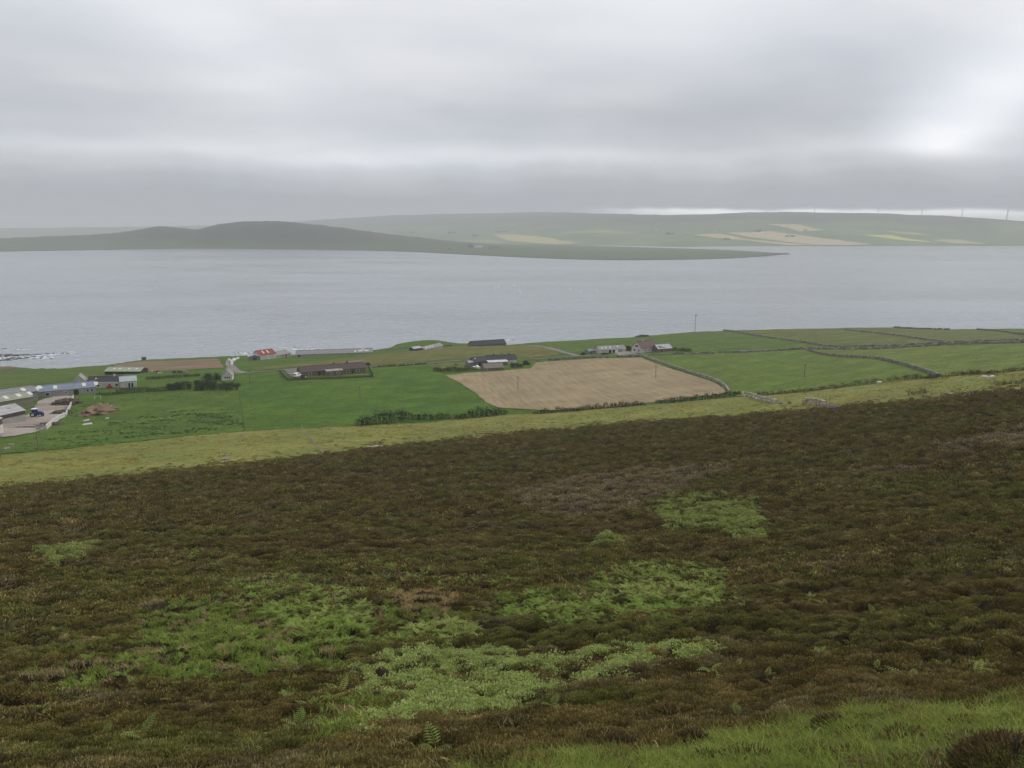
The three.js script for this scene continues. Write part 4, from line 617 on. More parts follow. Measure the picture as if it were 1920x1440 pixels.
// ---------------------------------------------------------------- far shore: houses, wind turbines
function farHouse(label, p, w, d, h, wall, cover, turn, H, group = 'houses across the water', name = 'far_house', cat = 'house') {
  const g = new THREE.Group(); top(g, name, label, cat, group); g.position.set(p[0], H(p[0], p[1]), p[1]); g.rotation.y = turn;
  const prof = [[-d / 2, -6], [-d / 2, h], [0, h + d * 0.38], [d / 2, h], [d / 2, -6]];
  part('wall', extrude(prof, w).rotateY(Math.PI / 2).translate(-w / 2, 0, 0), wall, g);
  part('roof', extrude([[-d / 2 - 0.6, h - 0.4], [0, h + d * 0.38 + 0.05], [d / 2 + 0.6, h - 0.4], [d / 2 + 0.6, h], [0, h + d * 0.38 + 0.6], [-d / 2 - 0.6, h]], w + 1.2).rotateY(Math.PI / 2).translate(-w / 2 - 0.6, 0, 0), cover, g);
}
const FH = [
  [[-1226.1, -7756.4], 'white house farthest left on the far hillside'], [[-1101, -7602.7], 'white house with dark roof next to the farthest left one'], [[-737.1, -6478.3], 'lone white house on the green slope left of the straw field'], [[-554.6, -7133.9], 'white house beside dark trees on the far hillside'], [[-293.6, -6591.2], 'white house low on the slope above the island farm'], [[-193.6, -6938.3], 'pale house on the hillside left of the straw field'], [[24, -7240.6], 'highest white house on the far hillside'], [[57.8, -6687.3], 'pale house just above the straw field'], [[284.3, -6107.8], 'grey house at the top right corner of the straw field'], [[1043.7, -5777.8], 'white house high above the middle of the bay'], [[1051.1, -5452.3], 'white house beside trees above the bay head'], [[1177.7, -5369], 'house at the left end of the buff fields'], [[1384.9, -5484.8], 'house at the top edge of the long buff field'], [[1692.7, -5539.6], 'house in trees between the buff fields'], [[1374, -5161.2], 'dark farm standing within the long buff field'], [[1833.3, -5301.3], 'farm standing in the broad buff field'], [[2011.4, -5505.5], 'house under the high buff field'],
];
FH.forEach(([p, label], i) => farHouse(label, p, [20, 26, 17][i % 3], [11, 12, 10][i % 3], [7, 8, 6][i % 3], MAT.white, i % 3 === 1 ? MAT.fibre : MAT.paleSheet, rr(-0.7, 0.7), mainTop));
[[[-186.2, -3579], 22, 12, 5, MAT.concrete, MAT.slate, 'small dark roofed shed left of the island farm'], [[-149, -3545.2], 34, 14, 6, MAT.white, MAT.paleSheet, 'pale roofed farm building in the middle of the island farm'], [[-82.5, -3533.2], 46, 16, 6, MAT.pink, MAT.stoneRoof, 'broad brownish farm building of the island farm'], [[-271.4, -3446.9], 9, 7, 3.5, MAT.white, MAT.slate, 'tiny white cottage near the island shore']].forEach(([p, w, d, h, wa, co, label]) => farHouse(label, p, w, d, h, wa, co, 0.15, isleTop, 'buildings on the island', 'island_building', 'building'));
function windTurbine(label, p, y, hub, blade, spin, yaw, group, mat, name = 'wind_turbine') {
  const g = new THREE.Group(); top(g, name, label, 'wind turbine', group); g.position.set(p[0], y, p[1]); g.rotation.y = yaw;
  part('tower', new THREE.CylinderGeometry(hub * (hub > 20 ? 0.026 : 0.012), hub * (hub > 20 ? 0.042 : 0.016), hub + 4, 12).translate(0, hub / 2 - 2, 0), mat, g);
  part('nacelle', new THREE.CapsuleGeometry(hub * 0.022, hub * 0.09, 4, 10).rotateX(Math.PI / 2).translate(0, hub + hub * 0.015, 0), mat, g);
  const r = part('rotor_hub', new THREE.SphereGeometry(hub * 0.025, 10, 8).translate(0, hub + hub * 0.015, hub * 0.085), mat, g);
  for (let k = 0; k < 3; k++) { const b = new THREE.Shape([[0, 0], [blade * 0.05, blade * 0.2], [blade * 0.012, blade], [-blade * 0.01, blade], [-blade * 0.018, blade * 0.1]].map((q) => new THREE.Vector2(...q))); part('blade', new THREE.ExtrudeGeometry(b, { depth: blade * 0.012, bevelEnabled: false }).rotateY(0.25).rotateZ(spin + k * 2.0944).translate(0, hub + hub * 0.015, hub * 0.085), mat, r); }
}
const turbineMat = M(C(0.25, 0.26, 0.28), { roughness: 0.5 });
[[[2067.4, -6552.6], 34, 'first wind turbine from the left, a faint stub on the ridge'], [[2412.9, -6433.3], 52, 'second wind turbine from the left on the far ridge'], [[2854.3, -6288.4], 52, 'third wind turbine from the left on the far ridge'], [[3145, -6187.6], 50, 'fourth wind turbine from the left on the far ridge'], [[3348.9, -5999.6], 62, 'fifth wind turbine from the left on the far ridge'], [[3590.1, -5844.8], 78, 'tallest wind turbine, rightmost on the far ridge']].forEach(([p, hub, label], i) => windTurbine(label, p, mainTop(p[0], p[1]) - 1, hub, hub * 0.55, 0.4 + i * 0.7, 0.9, 'wind turbines on the ridge', turbineMat));
{ const p = [161.5, -691.9]; windTurbine('slim wind turbine mast on the green field edge by the sea', p, land(p[0], p[1]), 14.5, 2.8, 0.6, 1.1, null, MAT.greyWall); }

// ---------------------------------------------------------------- bushes, hedges and trees
function foliage(lobes, leaf, tint, per, seed) { // leaves spread over lumpy lobes [x, y, z, rx, ry, rz] round twiggy stems
  rnd = mulberry(seed); const out = [], tints = [], core = [];
  for (const [x, y, z, rx, ry, rz, foot = 0] of lobes) {
    const n = Math.round(per * 7.5 * (rx * rz + ry * (rx + rz)) / (3 * leaf * leaf));
    for (let i = 0; i < n; i++) {
      const d = V(rr(-1, 1), rr(-0.7, 1), rr(-1, 1)).normalize(), q = rr(0.35, 1.12) * (1 + 0.45 * n3(x + d.x * 2.2, y + d.y * 2.2, z + d.z * 2.2)), p = V(x + d.x * rx * q, Math.max(foot - 0.2, y + d.y * ry * q), z + d.z * rz * q), v = rr(0.6, 1.45);
      sprig(out, tints, p, d.clone().add(V(rr(-0.8, 0.8), rr(-0.4, 0.8), rr(-0.8, 0.8))).normalize(), leaf * rr(0.7, 1.4), leaf * rr(0.5, 0.9), [tint[0] * v, tint[1] * v * rr(0.92, 1.08), tint[2] * v]);
    }
    for (let k = 0; k < 4; k++) { const a = rr(0, 6.283), q = rr(0.1, 0.45); core.push(new THREE.CylinderGeometry(0.02 * leaf / 0.24, 0.05 * leaf / 0.24, y - foot + ry * 0.6 + 0.4, 5).rotateX(rr(-0.3, 0.3)).translate(x + q * rx * Math.cos(a), (y + foot + ry * 0.6) / 2 - 0.2, z + q * rz * Math.sin(a))); }
  }
  return [tris(out, tints), mergeGeometries(core)];
}
const coreMat = M(C(0.050, 0.045, 0.030)), bushMat = plantMat();
let seedAt = 900;
function bush(name, label, category, p, lobes, { leaf = 0.24, tint = [0.052, 0.072, 0.030], per = 1.5, group, y } = {}) {
  const g = new THREE.Group(); top(g, name, label, category, group); g.position.set(p[0], y ?? land(p[0], p[1]), p[1]);
  const [f, c] = foliage(lobes, leaf, tint, per, seedAt++); part('foliage', f, bushMat, g); part('branches', c, coreMat, g); return g;
}
function hedge(name, label, line, h, w, o = {}) { // lobes strung along a line of ground points
  const pts = through(line, Math.max(2, Math.round(line.reduce((s, p, i) => s + (i ? Math.hypot(p[0] - line[i - 1][0], p[1] - line[i - 1][1]) : 0), 0) / (w * (o.step ?? 0.75))))), mid = pts[Math.floor(pts.length / 2)], y0 = land(...mid);
  rnd = mulberry(seedAt + 5000);
  const lobes = pts.filter(([x, z]) => !o.gap || n2(x * 0.07, z * 0.07) + 0.4 * n2b(x * 0.3, z * 0.3) > o.gap).map(([x, z], i) => { const at = (o.moor ? ground(x, z) : land(x, z)) - y0, k = (o.shape ? o.shape(i / (pts.length - 1)) : 1) * rr(1 - (o.vary ?? 0.3), 1 + (o.vary ?? 0.3)), hh = h * k; return [x - mid[0] + rr(-0.2, 0.2) * w, at + hh * 0.42, z - mid[1] + rr(-0.25, 0.25) * w, w * 0.62 * rr(0.85, 1.2), hh * 0.55, w * 0.62 * rr(0.8, 1.15), at]; });
  return bush(name, label, o.category ?? 'hedge', mid, lobes, { ...o, y: y0 });
}
const GORSE = { tint: [0.032, 0.038, 0.021], leaf: 0.30, per: 1.2 };
hedge('gorse_thicket', 'largest dark gorse thicket along the foot of the bright green field', [[-45.8, -229.9], [-39.4, -235.7], [-31.1, -241.6], [-21.3, -244.9]], 3.3, 2.6, { ...GORSE, category: 'gorse', shape: (t) => 0.6 + 0.6 * Math.sin(Math.PI * Math.min(1, t * 1.2 + 0.1)), vary: 0.25, group: 'gorse at the foot of the fields' });
hedge('gorse_thicket', 'dark gorse thicket at the lower left corner of the ploughed field', [[-16.7, -244.5], [-10.4, -248.5], [-3.2, -252.4]], 2.9, 2.3, { ...GORSE, category: 'gorse', shape: (t) => 0.65 + 0.5 * Math.sin(Math.PI * t), group: 'gorse at the foot of the fields' });
hedge('gorse_thicket', 'low broken gorse under the middle of the ploughed field', [[7.5, -251.2], [14.9, -252.7], [22, -254.1]], 1.5, 1.6, { ...GORSE, category: 'gorse', vary: 0.5, group: 'gorse at the foot of the fields' });
hedge('gorse_thicket', 'brownish gorse line under the ploughed field', [[22.7, -255.1], [30.4, -257.4], [37.5, -257.6], [43.8, -257.8]], 1.6, 1.7, { tint: [0.085, 0.068, 0.030], leaf: 0.26, per: 1.6, category: 'gorse', vary: 0.4, group: 'gorse at the foot of the fields' });
hedge('gorse_thicket', 'dark gorse right of the brownish line under the ploughed field', [[49.4, -258.4], [55.5, -258.3], [62, -258.9]], 1.8, 1.7, { ...GORSE, category: 'gorse', vary: 0.3, group: 'gorse at the foot of the fields' });
hedge('gorse_thicket', 'dark gorse at the lower right corner of the ploughed field', [[63.2, -257.3], [68.4, -256.8], [73.1, -256.4]], 2.0, 1.8, { ...GORSE, category: 'gorse', vary: 0.3, group: 'gorse at the foot of the fields' });
hedge('garden_hedge', 'clipped garden hedge in front of the farmhouse', [[-163.5, -320.4], [-152.5, -324.6], [-141.9, -328.8]], 2.1, 1.9, { tint: [0.075, 0.105, 0.048], vary: 0.12 });
hedge('garden_hedge', 'low dark hedge between the byre end and the clipped hedge', [[-169.4, -315.6], [-166, -318], [-163, -319.5]], 1.5, 1.6, { tint: [0.050, 0.078, 0.028], vary: 0.3 });
hedge('field_hedge', 'straight hedge between the cows and the cottage garden', [[-175.2, -372.3], [-165.7, -376], [-153.2, -379.9]], 1.5, 1.4, { tint: [0.060, 0.085, 0.034], vary: 0.15 });
hedge('border_hedge', 'small hedge right under the pale farmhouse extension', [[-169.5, -334.4], [-159.3, -336.4]], 0.7, 0.9, { tint: [0.045, 0.070, 0.026], vary: 0.3 });
const lobesOf = (n, rx, h, rz, seed) => { rnd = mulberry(seed); const l = [[0, h * 0.32, 0, rx * 0.42, h * 0.34, rz * 0.42]]; for (let i = 0; i < n * 1.5; i++) { const a = rr(0, 6.283), q = Math.sqrt(rnd()) * 0.85, s = rr(0.14, 0.30); l.push([rx * q * Math.cos(a), h * rr(0.2, 0.85) * (1 - 0.45 * q), rz * q * Math.sin(a), rx * s, h * s * rr(0.8, 1.3), rz * s]); } return l; };
const shrub = (label, p, rx, h, rz, o = {}) => bush(o.name ?? 'shrub', label, 'shrub', p, lobesOf(o.n ?? 11, rx, h, rz, seedAt + 77), { leaf: 0.27, ...o });
shrub('broad dark shrub left of the pair beside the white cottage', [-141.7, -328.9], 5.6, 4.6, 3.8, { group: 'shrubs beside the white cottage', n: 14 });
shrub('tallest shrub in the middle of those beside the white cottage', [-129.4, -327.2], 5.6, 6.2, 4.2, { group: 'shrubs beside the white cottage', n: 16, tint: [0.062, 0.082, 0.040] });
shrub('shrub right below the gable of the white cottage', [-120, -324.7], 6.0, 4.4, 3.6, { group: 'shrubs beside the white cottage', n: 14, tint: [0.066, 0.085, 0.044] });
shrub('dark shrub directly left of the white cottage wall', [-138.8, -358.5], 5.2, 3.8, 3.2, { group: 'shrubs beside the white cottage', tint: [0.042, 0.060, 0.026] });
hedge('garden_shrubs', 'dark garden shrub row left of the boat', [[-38.8, -391.7], [-29.6, -391.9], [-21.3, -396.6]], 2.6, 2.4, { tint: [0.050, 0.068, 0.026], category: 'shrub', vary: 0.35 });
shrub('spreading green shrub right of the dark roofed croft house', [2.2, -407.8], 4.0, 3.2, 3.0, { tint: [0.062, 0.088, 0.032] });
shrub('dark round shrub at the right end of the croft garden', [8, -417.5], 2.6, 2.6, 2.0, { tint: [0.036, 0.052, 0.022] });
shrub('small shrub low on the croft lawn above the garden shrubs', [-30.2, -419], 0.9, 1.0, 0.9, { n: 5 });
shrub('dark shrub between the van and the brown bungalow', [-97.1, -359.8], 1.1, 2.4, 1.1, { n: 7, tint: [0.030, 0.042, 0.020] });
shrub('dark shrub against the right end of the stone roofed shed', [-78.1, -421.7], 1.8, 1.6, 1.6, { n: 6, tint: [0.032, 0.040, 0.020] });
shrub('dark shrub left of the grey blue shed by the road', [41.5, -459.1], 2.4, 1.9, 1.6, { n: 8, tint: [0.040, 0.056, 0.024] });
shrub('dark shrub in front of the steading wall', [55.5, -455.6], 3.6, 1.7, 1.3, { n: 9, tint: [0.036, 0.050, 0.026] });
shrub('tree between the steading and the maroon roofed house', [71.3, -478], 3.4, 3.6, 2.4, { n: 9, tint: [0.044, 0.056, 0.026], name: 'garden_tree' });
hedge('garden_shrubs', 'dark windbreak shrub row right of the rusty shed', [[95, -465.9], [99.6, -462.1], [103.8, -455.5]], 2.0, 2.0, { tint: [0.042, 0.052, 0.024], category: 'shrub', vary: 0.3 });
hedge('shore_scrub', 'dark scrub along the shore behind the long shed', [[-130.7, -549], [-124.5, -568.7], [-114.7, -574.2]], 1.2, 2.2, { tint: [0.030, 0.042, 0.018], category: 'shrub', vary: 0.45, leaf: 0.3 });
shrub('low shrub in a corner of the field right of the plough', [76.2, -260.4], 2.2, 1.4, 1.4, { n: 7, tint: [0.052, 0.080, 0.026] });
for (const [p, label, w, h] of [[[-898.5, -7309.1], 'dark shelter belt left of the white houses on the far hillside', 60, 10], [[-522.2, -7016.1], 'dark trees around a white house on the far hillside', 70, 12], [[-304.2, -6535.1], 'small dark trees low on the far slope', 40, 9], [[-90.8, -6835.6], 'row of dark trees above the straw field', 90, 9], [[1059.7, -5403], 'dark trees at the head of the bay', 80, 12], [[1706.7, -5525.1], 'dark trees between the buff fields', 90, 12], [[1824.2, -5274.4], 'dark trees within the broad buff field', 70, 10], [[1373.6, -5133.3], 'dark trees inside the long buff field', 60, 9]]) {
  rnd = mulberry(seedAt++); const lobes = []; for (let i = 0; i < 9; i++) lobes.push([rr(-0.5, 0.5) * w, h * 0.4, rr(-0.5, 0.5) * 20, rr(5, 10), h * rr(0.4, 0.65), rr(5, 9)]);
  bush('far_trees', label, 'trees', p, lobes, { leaf: 2.6, per: 1.2, tint: [0.030, 0.042, 0.024], y: mainTop(...p), group: 'trees across the water' });
}

// ---------------------------------------------------------------- stone walls, fences, poles
rnd = mulberry(303);
function stoneGeo() { const g = new THREE.BoxGeometry(1, 1, 1, 1, 1, 1), p = g.attributes.position, k = {}; for (let i = 0; i < p.count; i++) { const key = [p.getX(i), p.getY(i), p.getZ(i)].join(); k[key] ??= [rr(-0.14, 0.14), rr(-0.14, 0.14), rr(-0.14, 0.14)]; p.setXYZ(i, p.getX(i) + k[key][0], p.getY(i) + k[key][1], p.getZ(i) + k[key][2]); } g.computeVertexNormals(); return g; }
const STONES = Array.from({ length: 8 }, stoneGeo);
function tinted(g, c) { const n = g.attributes.position.count, a = new Float32Array(n * 3); for (let i = 0; i < n; i++) a.set([c.r, c.g, c.b], i * 3); g.setAttribute('color', new THREE.BufferAttribute(a, 3)); return g; }
const stoneMat = new THREE.MeshStandardMaterial({ vertexColors: true, roughness: 1 });
function dryWall(name, label, line, h, { len = 1.0, col = [0.19, 0.18, 0.145], gap = 0, group = 'dry stone walls', category = 'wall', wide = 0.5, cope = true, ragged = 0.12 } = {}) {
  const total = line.reduce((s, p, i) => s + (i ? Math.hypot(p[0] - line[i - 1][0], p[1] - line[i - 1][1]) : 0), 0), n = Math.max(2, Math.round(total / len)), pts = through(line, n), mid = pts[Math.floor(n / 2)], y0 = land(...mid), geos = [], courses = Math.max(1, Math.round(h / 0.45)), ch = h / courses;
  for (let i = 0; i < pts.length - 1; i++) {
    const [ax, az] = pts[i], [bx, bz] = pts[i + 1], turn = Math.atan2(-(bz - az), bx - ax), x = (ax + bx) / 2, z = (az + bz) / 2, y = land(x, z) - y0 + hummock(x, z) * 0.5;
    if (gap && n2(x * 0.09, z * 0.09) + 0.3 * rr(-1, 1) < gap - 1) continue;
    for (let c = 0; c < courses + (cope ? 1 : 0); c++) {
      const v = rr(0.6, 1.4), top_ = c === courses, s = STONES[Math.floor(rnd() * 8)].clone();
      if (rnd() < ragged && c >= courses - 1) continue;
      s.scale(len * rr(0.95, 1.25), ch * (c ? 1.1 : 2.0), wide * (1 - 0.2 * c / courses) * rr(0.85, 1.15)).rotateY(turn + rr(-0.12, 0.12)).translate(x - mid[0] + rr(-0.1, 0.1), y + ch * (c + 0.5 - (c ? 0 : 0.45)), z - mid[1] + rr(-0.1, 0.1));
      geos.push(tinted(s, C(col[0] * v * rr(0.95, 1.08), col[1] * v, col[2] * v * rr(0.9, 1.08))));
    }
  }
  const m = new THREE.Mesh(mergeGeometries(geos), stoneMat); m.position.set(mid[0], y0, mid[1]); return top(m, name, label, category, group);
}
dryWall('stone_wall', 'pale stone wall curving down the right side of the ploughed field', [[73.9, -440.8], [77.6, -396.7], [81, -351.6], [82.1, -316.3], [79.6, -289.7], [75.3, -267.8]], 0.7, { col: [0.25, 0.235, 0.20] });
dryWall('stone_wall', 'stone wall along the near side of the road', [[91.8, -444.2], [113.5, -436.4], [140.2, -427.1], [159.1, -426.2], [179.1, -391], [191.2, -378.2], [207.6, -373.1], [222.5, -339.6], [231.7, -317.5]], 0.55, { len: 1.4 });
dryWall('stone_wall', 'stone wall along the far side of the road on the right', [[174.4, -427.5], [188.9, -406.5], [199.2, -394.2], [217.3, -390.6], [226.9, -373.6], [234.9, -358.7], [247.6, -339.3]], 0.55, { len: 1.4 });
dryWall('stone_wall', 'stone wall climbing from the road to the sea edge', [[186.6, -703.2], [184.7, -645.9], [180.6, -576.4], [179.7, -527.1], [179.6, -478.6], [174.9, -428.8]], 0.55, { len: 1.4, col: [0.20, 0.19, 0.16] });
dryWall('stone_wall', 'dark wall dividing the two green fields under the road', [[159.3, -426.8], [151.8, -372.7], [153.5, -329.5], [143, -285.4], [127.8, -239.8], [118.7, -216.1]], 0.55, { len: 1.2, col: [0.17, 0.165, 0.13] });
dryWall('stone_wall', 'wall between the far right fields beyond the road', [[259.9, -614.1], [253.1, -538.7], [234.9, -453.2], [219.2, -394.1]], 0.6, { len: 1.5, col: [0.19, 0.18, 0.15] });
dryWall('stone_wall', 'short wall near the sea edge beyond the far right field', [[311.5, -639.8], [310.3, -600.3], [317.8, -569.6]], 0.55, { len: 1.6, col: [0.15, 0.15, 0.12] });
dryWall('stone_wall', 'wall at the right edge of the picture near the sea', [[328.9, -554.4], [312.3, -501.5], [283.1, -432.9], [265.8, -375]], 0.55, { len: 1.6, col: [0.15, 0.15, 0.12] });
dryWall('stone_wall', 'low dark wall along the lower side of the road above the bright field', [[-73, -408.7], [-57.4, -418], [-46.7, -425]], 0.5, { len: 1.2, col: [0.11, 0.12, 0.08] });
dryWall('stone_wall', 'wall along the road above the ploughed field', [[13.6, -431.8], [30, -437.4], [48.3, -441], [72.4, -440.4]], 0.5, { len: 1.2, col: [0.15, 0.15, 0.11], gap: 0.55 });
dryWall('stone_wall', 'rubble wall of pale stones in front of the gravel yard', [[61.7, -444], [66.4, -444.7], [70.1, -445.4]], 0.8, { len: 0.8, col: [0.36, 0.34, 0.31], ragged: 0.35 });
dryWall('stone_wall', 'dark shore wall left of the small store by the knoll', [[-99.2, -537.2], [-87.3, -580.8], [-69.8, -600.9], [-46.3, -615.8]], 0.5, { len: 1.4, col: [0.13, 0.13, 0.10] });
hedge('turf_dyke', 'dark peaty dyke under the green fields on the right', [[79, -248.5], [89.9, -241.1], [97.6, -235.6], [108.7, -231.9], [114.8, -225.2], [116.5, -211.5], [120.5, -208.4], [122.3, -197.6], [127.7, -192.5], [133.5, -183.5]], 1.15, 1.3, { tint: [0.085, 0.058, 0.042], leaf: 0.2, per: 0.8, vary: 0.5, step: 0.7, gap: -0.9, category: 'dyke', group: 'turf dykes', moor: true });
hedge('turf_dyke', 'broken dark dyke in the rough grass at the right edge', [[93.8, -192.3], [98.2, -186.9], [105.4, -184], [109.2, -177.8], [114.5, -172.2], [121.7, -166.8]], 0.95, 1.3, { tint: [0.085, 0.060, 0.042], leaf: 0.2, per: 0.8, vary: 0.6, step: 0.7, gap: -0.1, category: 'dyke', group: 'turf dykes', moor: true });
dryWall('ruined_wall', 'tumbled pale wall running down beside the gorse on the rough strip', [[76, -254.3], [77.3, -249.4], [76.3, -239.8], [76.1, -221.8]], 0.9, { len: 0.9, col: [0.36, 0.34, 0.28], ragged: 0.4, group: 'ruined walls' });
dryWall('ruined_wall', 'low ruined stones left of the metal gate', [[74.4, -214.7], [77, -211.7], [80.1, -210.2]], 0.6, { len: 0.9, col: [0.30, 0.27, 0.20], gap: 0.6, ragged: 0.5, group: 'ruined walls' });
dryWall('ruined_wall', 'stub of wall with pale coping reaching the metal gate', [[80.5, -211.1], [80.8, -204.6], [79.7, -196.1]], 1.1, { len: 0.8, col: [0.30, 0.26, 0.19], wide: 1.0, group: 'ruined walls' });
function slabWall(label, line, h, th) { // cast concrete wall with panel joints
  const g = new THREE.Group(); top(g, 'concrete_wall', label, 'wall', 'concrete yard walls'); const [x0, z0] = line[0], y0 = land(x0, z0); g.position.set(x0, y0, z0);
  for (let i = 0; i < line.length - 1; i++) { const [ax, az] = line[i], [bx, bz] = line[i + 1], L = Math.hypot(bx - ax, bz - az), n = Math.max(1, Math.round(L / 3)); for (let k = 0; k < n; k++) { const t = (k + 0.5) / n, x = lerp(ax, bx, t), z = lerp(az, bz, t), p = part('panel', new THREE.BoxGeometry(L / n - 0.03, h + 1.2, th), MAT.white, g); p.position.set(x - x0, land(x, z) - y0 + h / 2 - 0.6, z - z0); p.rotation.y = Math.atan2(-(bz - az), bx - ax); } }
}
slabWall('white concrete wall running up the right side of the yard', [[-177.6, -312.2], [-167.5, -292.6], [-159.6, -276.4], [-152.9, -262.8]], 1.1, 0.3);
slabWall('low white concrete wall across the lower corner of the yard', [[-152.9, -262.2], [-151.2, -256], [-147, -245.5], [-140.9, -231.4]], 1.5, 0.35);
const cyl = (r0, r1, h, n = 8) => new THREE.CylinderGeometry(r0, r1, h, n);
function fence(name, label, line, gap, h, { rails = 0, wire = 0, mat = MAT.post, r = 0.06, strainer = false, group } = {}) {
  const total = line.reduce((s, p, i) => s + (i ? Math.hypot(p[0] - line[i - 1][0], p[1] - line[i - 1][1]) : 0), 0), pts = []; let used = 0;
  for (let i = 0; i < line.length - 1; i++) { const L = Math.hypot(line[i + 1][0] - line[i][0], line[i + 1][1] - line[i][1]), n = Math.max(1, Math.round(L / gap)); for (let k = 0; k < n; k++) pts.push([lerp(line[i][0], line[i + 1][0], k / n), lerp(line[i][1], line[i + 1][1], k / n)]); } pts.push(line.at(-1));
  const g = new THREE.Group(); top(g, name, label, 'fence', group); const [x0, z0] = pts[0], y0 = ground(x0, z0); g.position.set(x0, y0, z0);
  const pg = cyl(r * 0.9, r, h + 0.7, 6).translate(0, h / 2 - 0.35, 0), ys = pts.map((p) => ground(...p) - y0);
  pts.forEach(([x, z], i) => { const p = part('post', i === 0 && strainer ? cyl(0.13, 0.15, h * 1.5 + 0.6, 8).translate(0, h * 0.75 - 0.3, 0) : pg, mat, g); p.position.set(x - x0, ys[i], z - z0); p.rotation.set(rr(-0.04, 0.04), 0, rr(-0.04, 0.04)); });
  for (let i = 0; i < pts.length - 1; i++) for (const [n, th, nm] of [[rails, 0.16, 'rail'], [wire, 0.012, 'wire']]) for (let k = 0; k < n; k++) {
    const A = V(pts[i][0] - x0, ys[i] + h * (k + 0.7) / n * 0.95, pts[i][1] - z0), B = V(pts[i + 1][0] - x0, ys[i + 1] + h * (k + 0.7) / n * 0.95, pts[i + 1][1] - z0), d = B.clone().sub(A), o = part(nm, new THREE.BoxGeometry(th < 0.1 ? th : 0.04, th, d.length()), th < 0.1 ? MAT.metal : mat, g);
    o.position.copy(A.add(B).multiplyScalar(0.5)); o.lookAt(o.position.clone().add(d)); o.quaternion.setFromUnitVectors(V(0, 0, 1), d.clone().normalize());
  }
  return g;
}
fence('garden_fence', 'dark boarded fence round the brown bungalow garden', [[-116.4, -388.4], [-101.8, -351.7], [-83.9, -358.1], [-65.8, -367.4], [-76, -411.2]], 2.2, 1.25, { rails: 5, mat: MAT.boards, r: 0.09 });
fence('wire_fence', 'post and wire fence climbing the rough strip from a thick strainer post', [[-61, -222.1], [-55.8, -209.2], [-49.3, -191.3], [-43.8, -176.8]], 3.4, 1.15, { wire: 3, mat: MAT.paleWood, r: 0.075, strainer: true });
fence('wire_fence', 'post and wire fence along the moor edge at the right', [[90.4, -176.3], [95, -171.5], [99.8, -168.4], [103.6, -166.5], [105.5, -164.2], [108.5, -161.9]], 5.5, 1.1, { wire: 3, mat: MAT.paleWood, r: 0.06 });
fence('wire_fence', 'faint fence between the weedy field and the bright green field', [[-110.5, -312.7], [-93.8, -267.7], [-77.7, -222.7]], 7, 1.0, { wire: 1, mat: MAT.post, r: 0.05 });
{ // braced strainer
  const p = [100.3, -169.2], g = new THREE.Group(); top(g, 'fence_strainer', 'pale strainer post with two slanting struts on the moor edge', 'fence post'); g.position.set(p[0], ground(...p), p[1]);
  part('post', cyl(0.1, 0.11, 2.3).translate(0, 0.65, 0), MAT.paleWood, g);
  for (const s of [-1, 1]) { const m = part('strut', cyl(0.06, 0.07, 2.5), MAT.paleWood, g); m.position.set(s * 0.85, 0.65, 0.1); m.rotation.z = s * 0.78; }
}
{ // metal gate
  const a = [78.5, -192], b = [80.5, -189.8], L = Math.hypot(b[0] - a[0], b[1] - a[1]), g = new THREE.Group(); top(g, 'metal_gate', 'grey metal field gate with pale braces on the moor edge', 'gate'); g.position.set(a[0], ground(...a) + 0.1, a[1]); g.rotation.y = Math.atan2(-(b[1] - a[1]), b[0] - a[0]);
  for (const x of [-0.1, L + 0.1]) part('post', cyl(0.09, 0.1, 2.4).translate(x, 0.7, 0), MAT.post, g);
  const f = part('gate_frame', mergeGeometries([box(L / 2, 1.3, 0, L, 0.06, 0.06), box(L / 2, 0.2, 0, L, 0.06, 0.06), box(0.05, 0.75, 0, 0.06, 1.1, 0.06), box(L - 0.05, 0.75, 0, 0.06, 1.1, 0.06)]), MAT.metal, g);
  for (let k = 1; k < 6; k++) part('bar', box(L / 2, 0.2 + k * 0.185, 0, L - 0.1, 0.035, 0.035), MAT.metal, f);
  part('mesh_infill', new THREE.BoxGeometry(L - 0.12, 1.04, 0.012).translate(L / 2, 0.75, 0), M(C(0.30, 0.32, 0.33), { roughness: 0.5, transparent: true, opacity: 0.55 }), f);
  for (const s of [-1, 1]) { const m = part('strut', cyl(0.06, 0.06, 2.0), MAT.paleWood, g); m.position.set(s * 0.6 - 0.1, 0.6, 0.5); m.rotation.z = s * 0.8; }
}
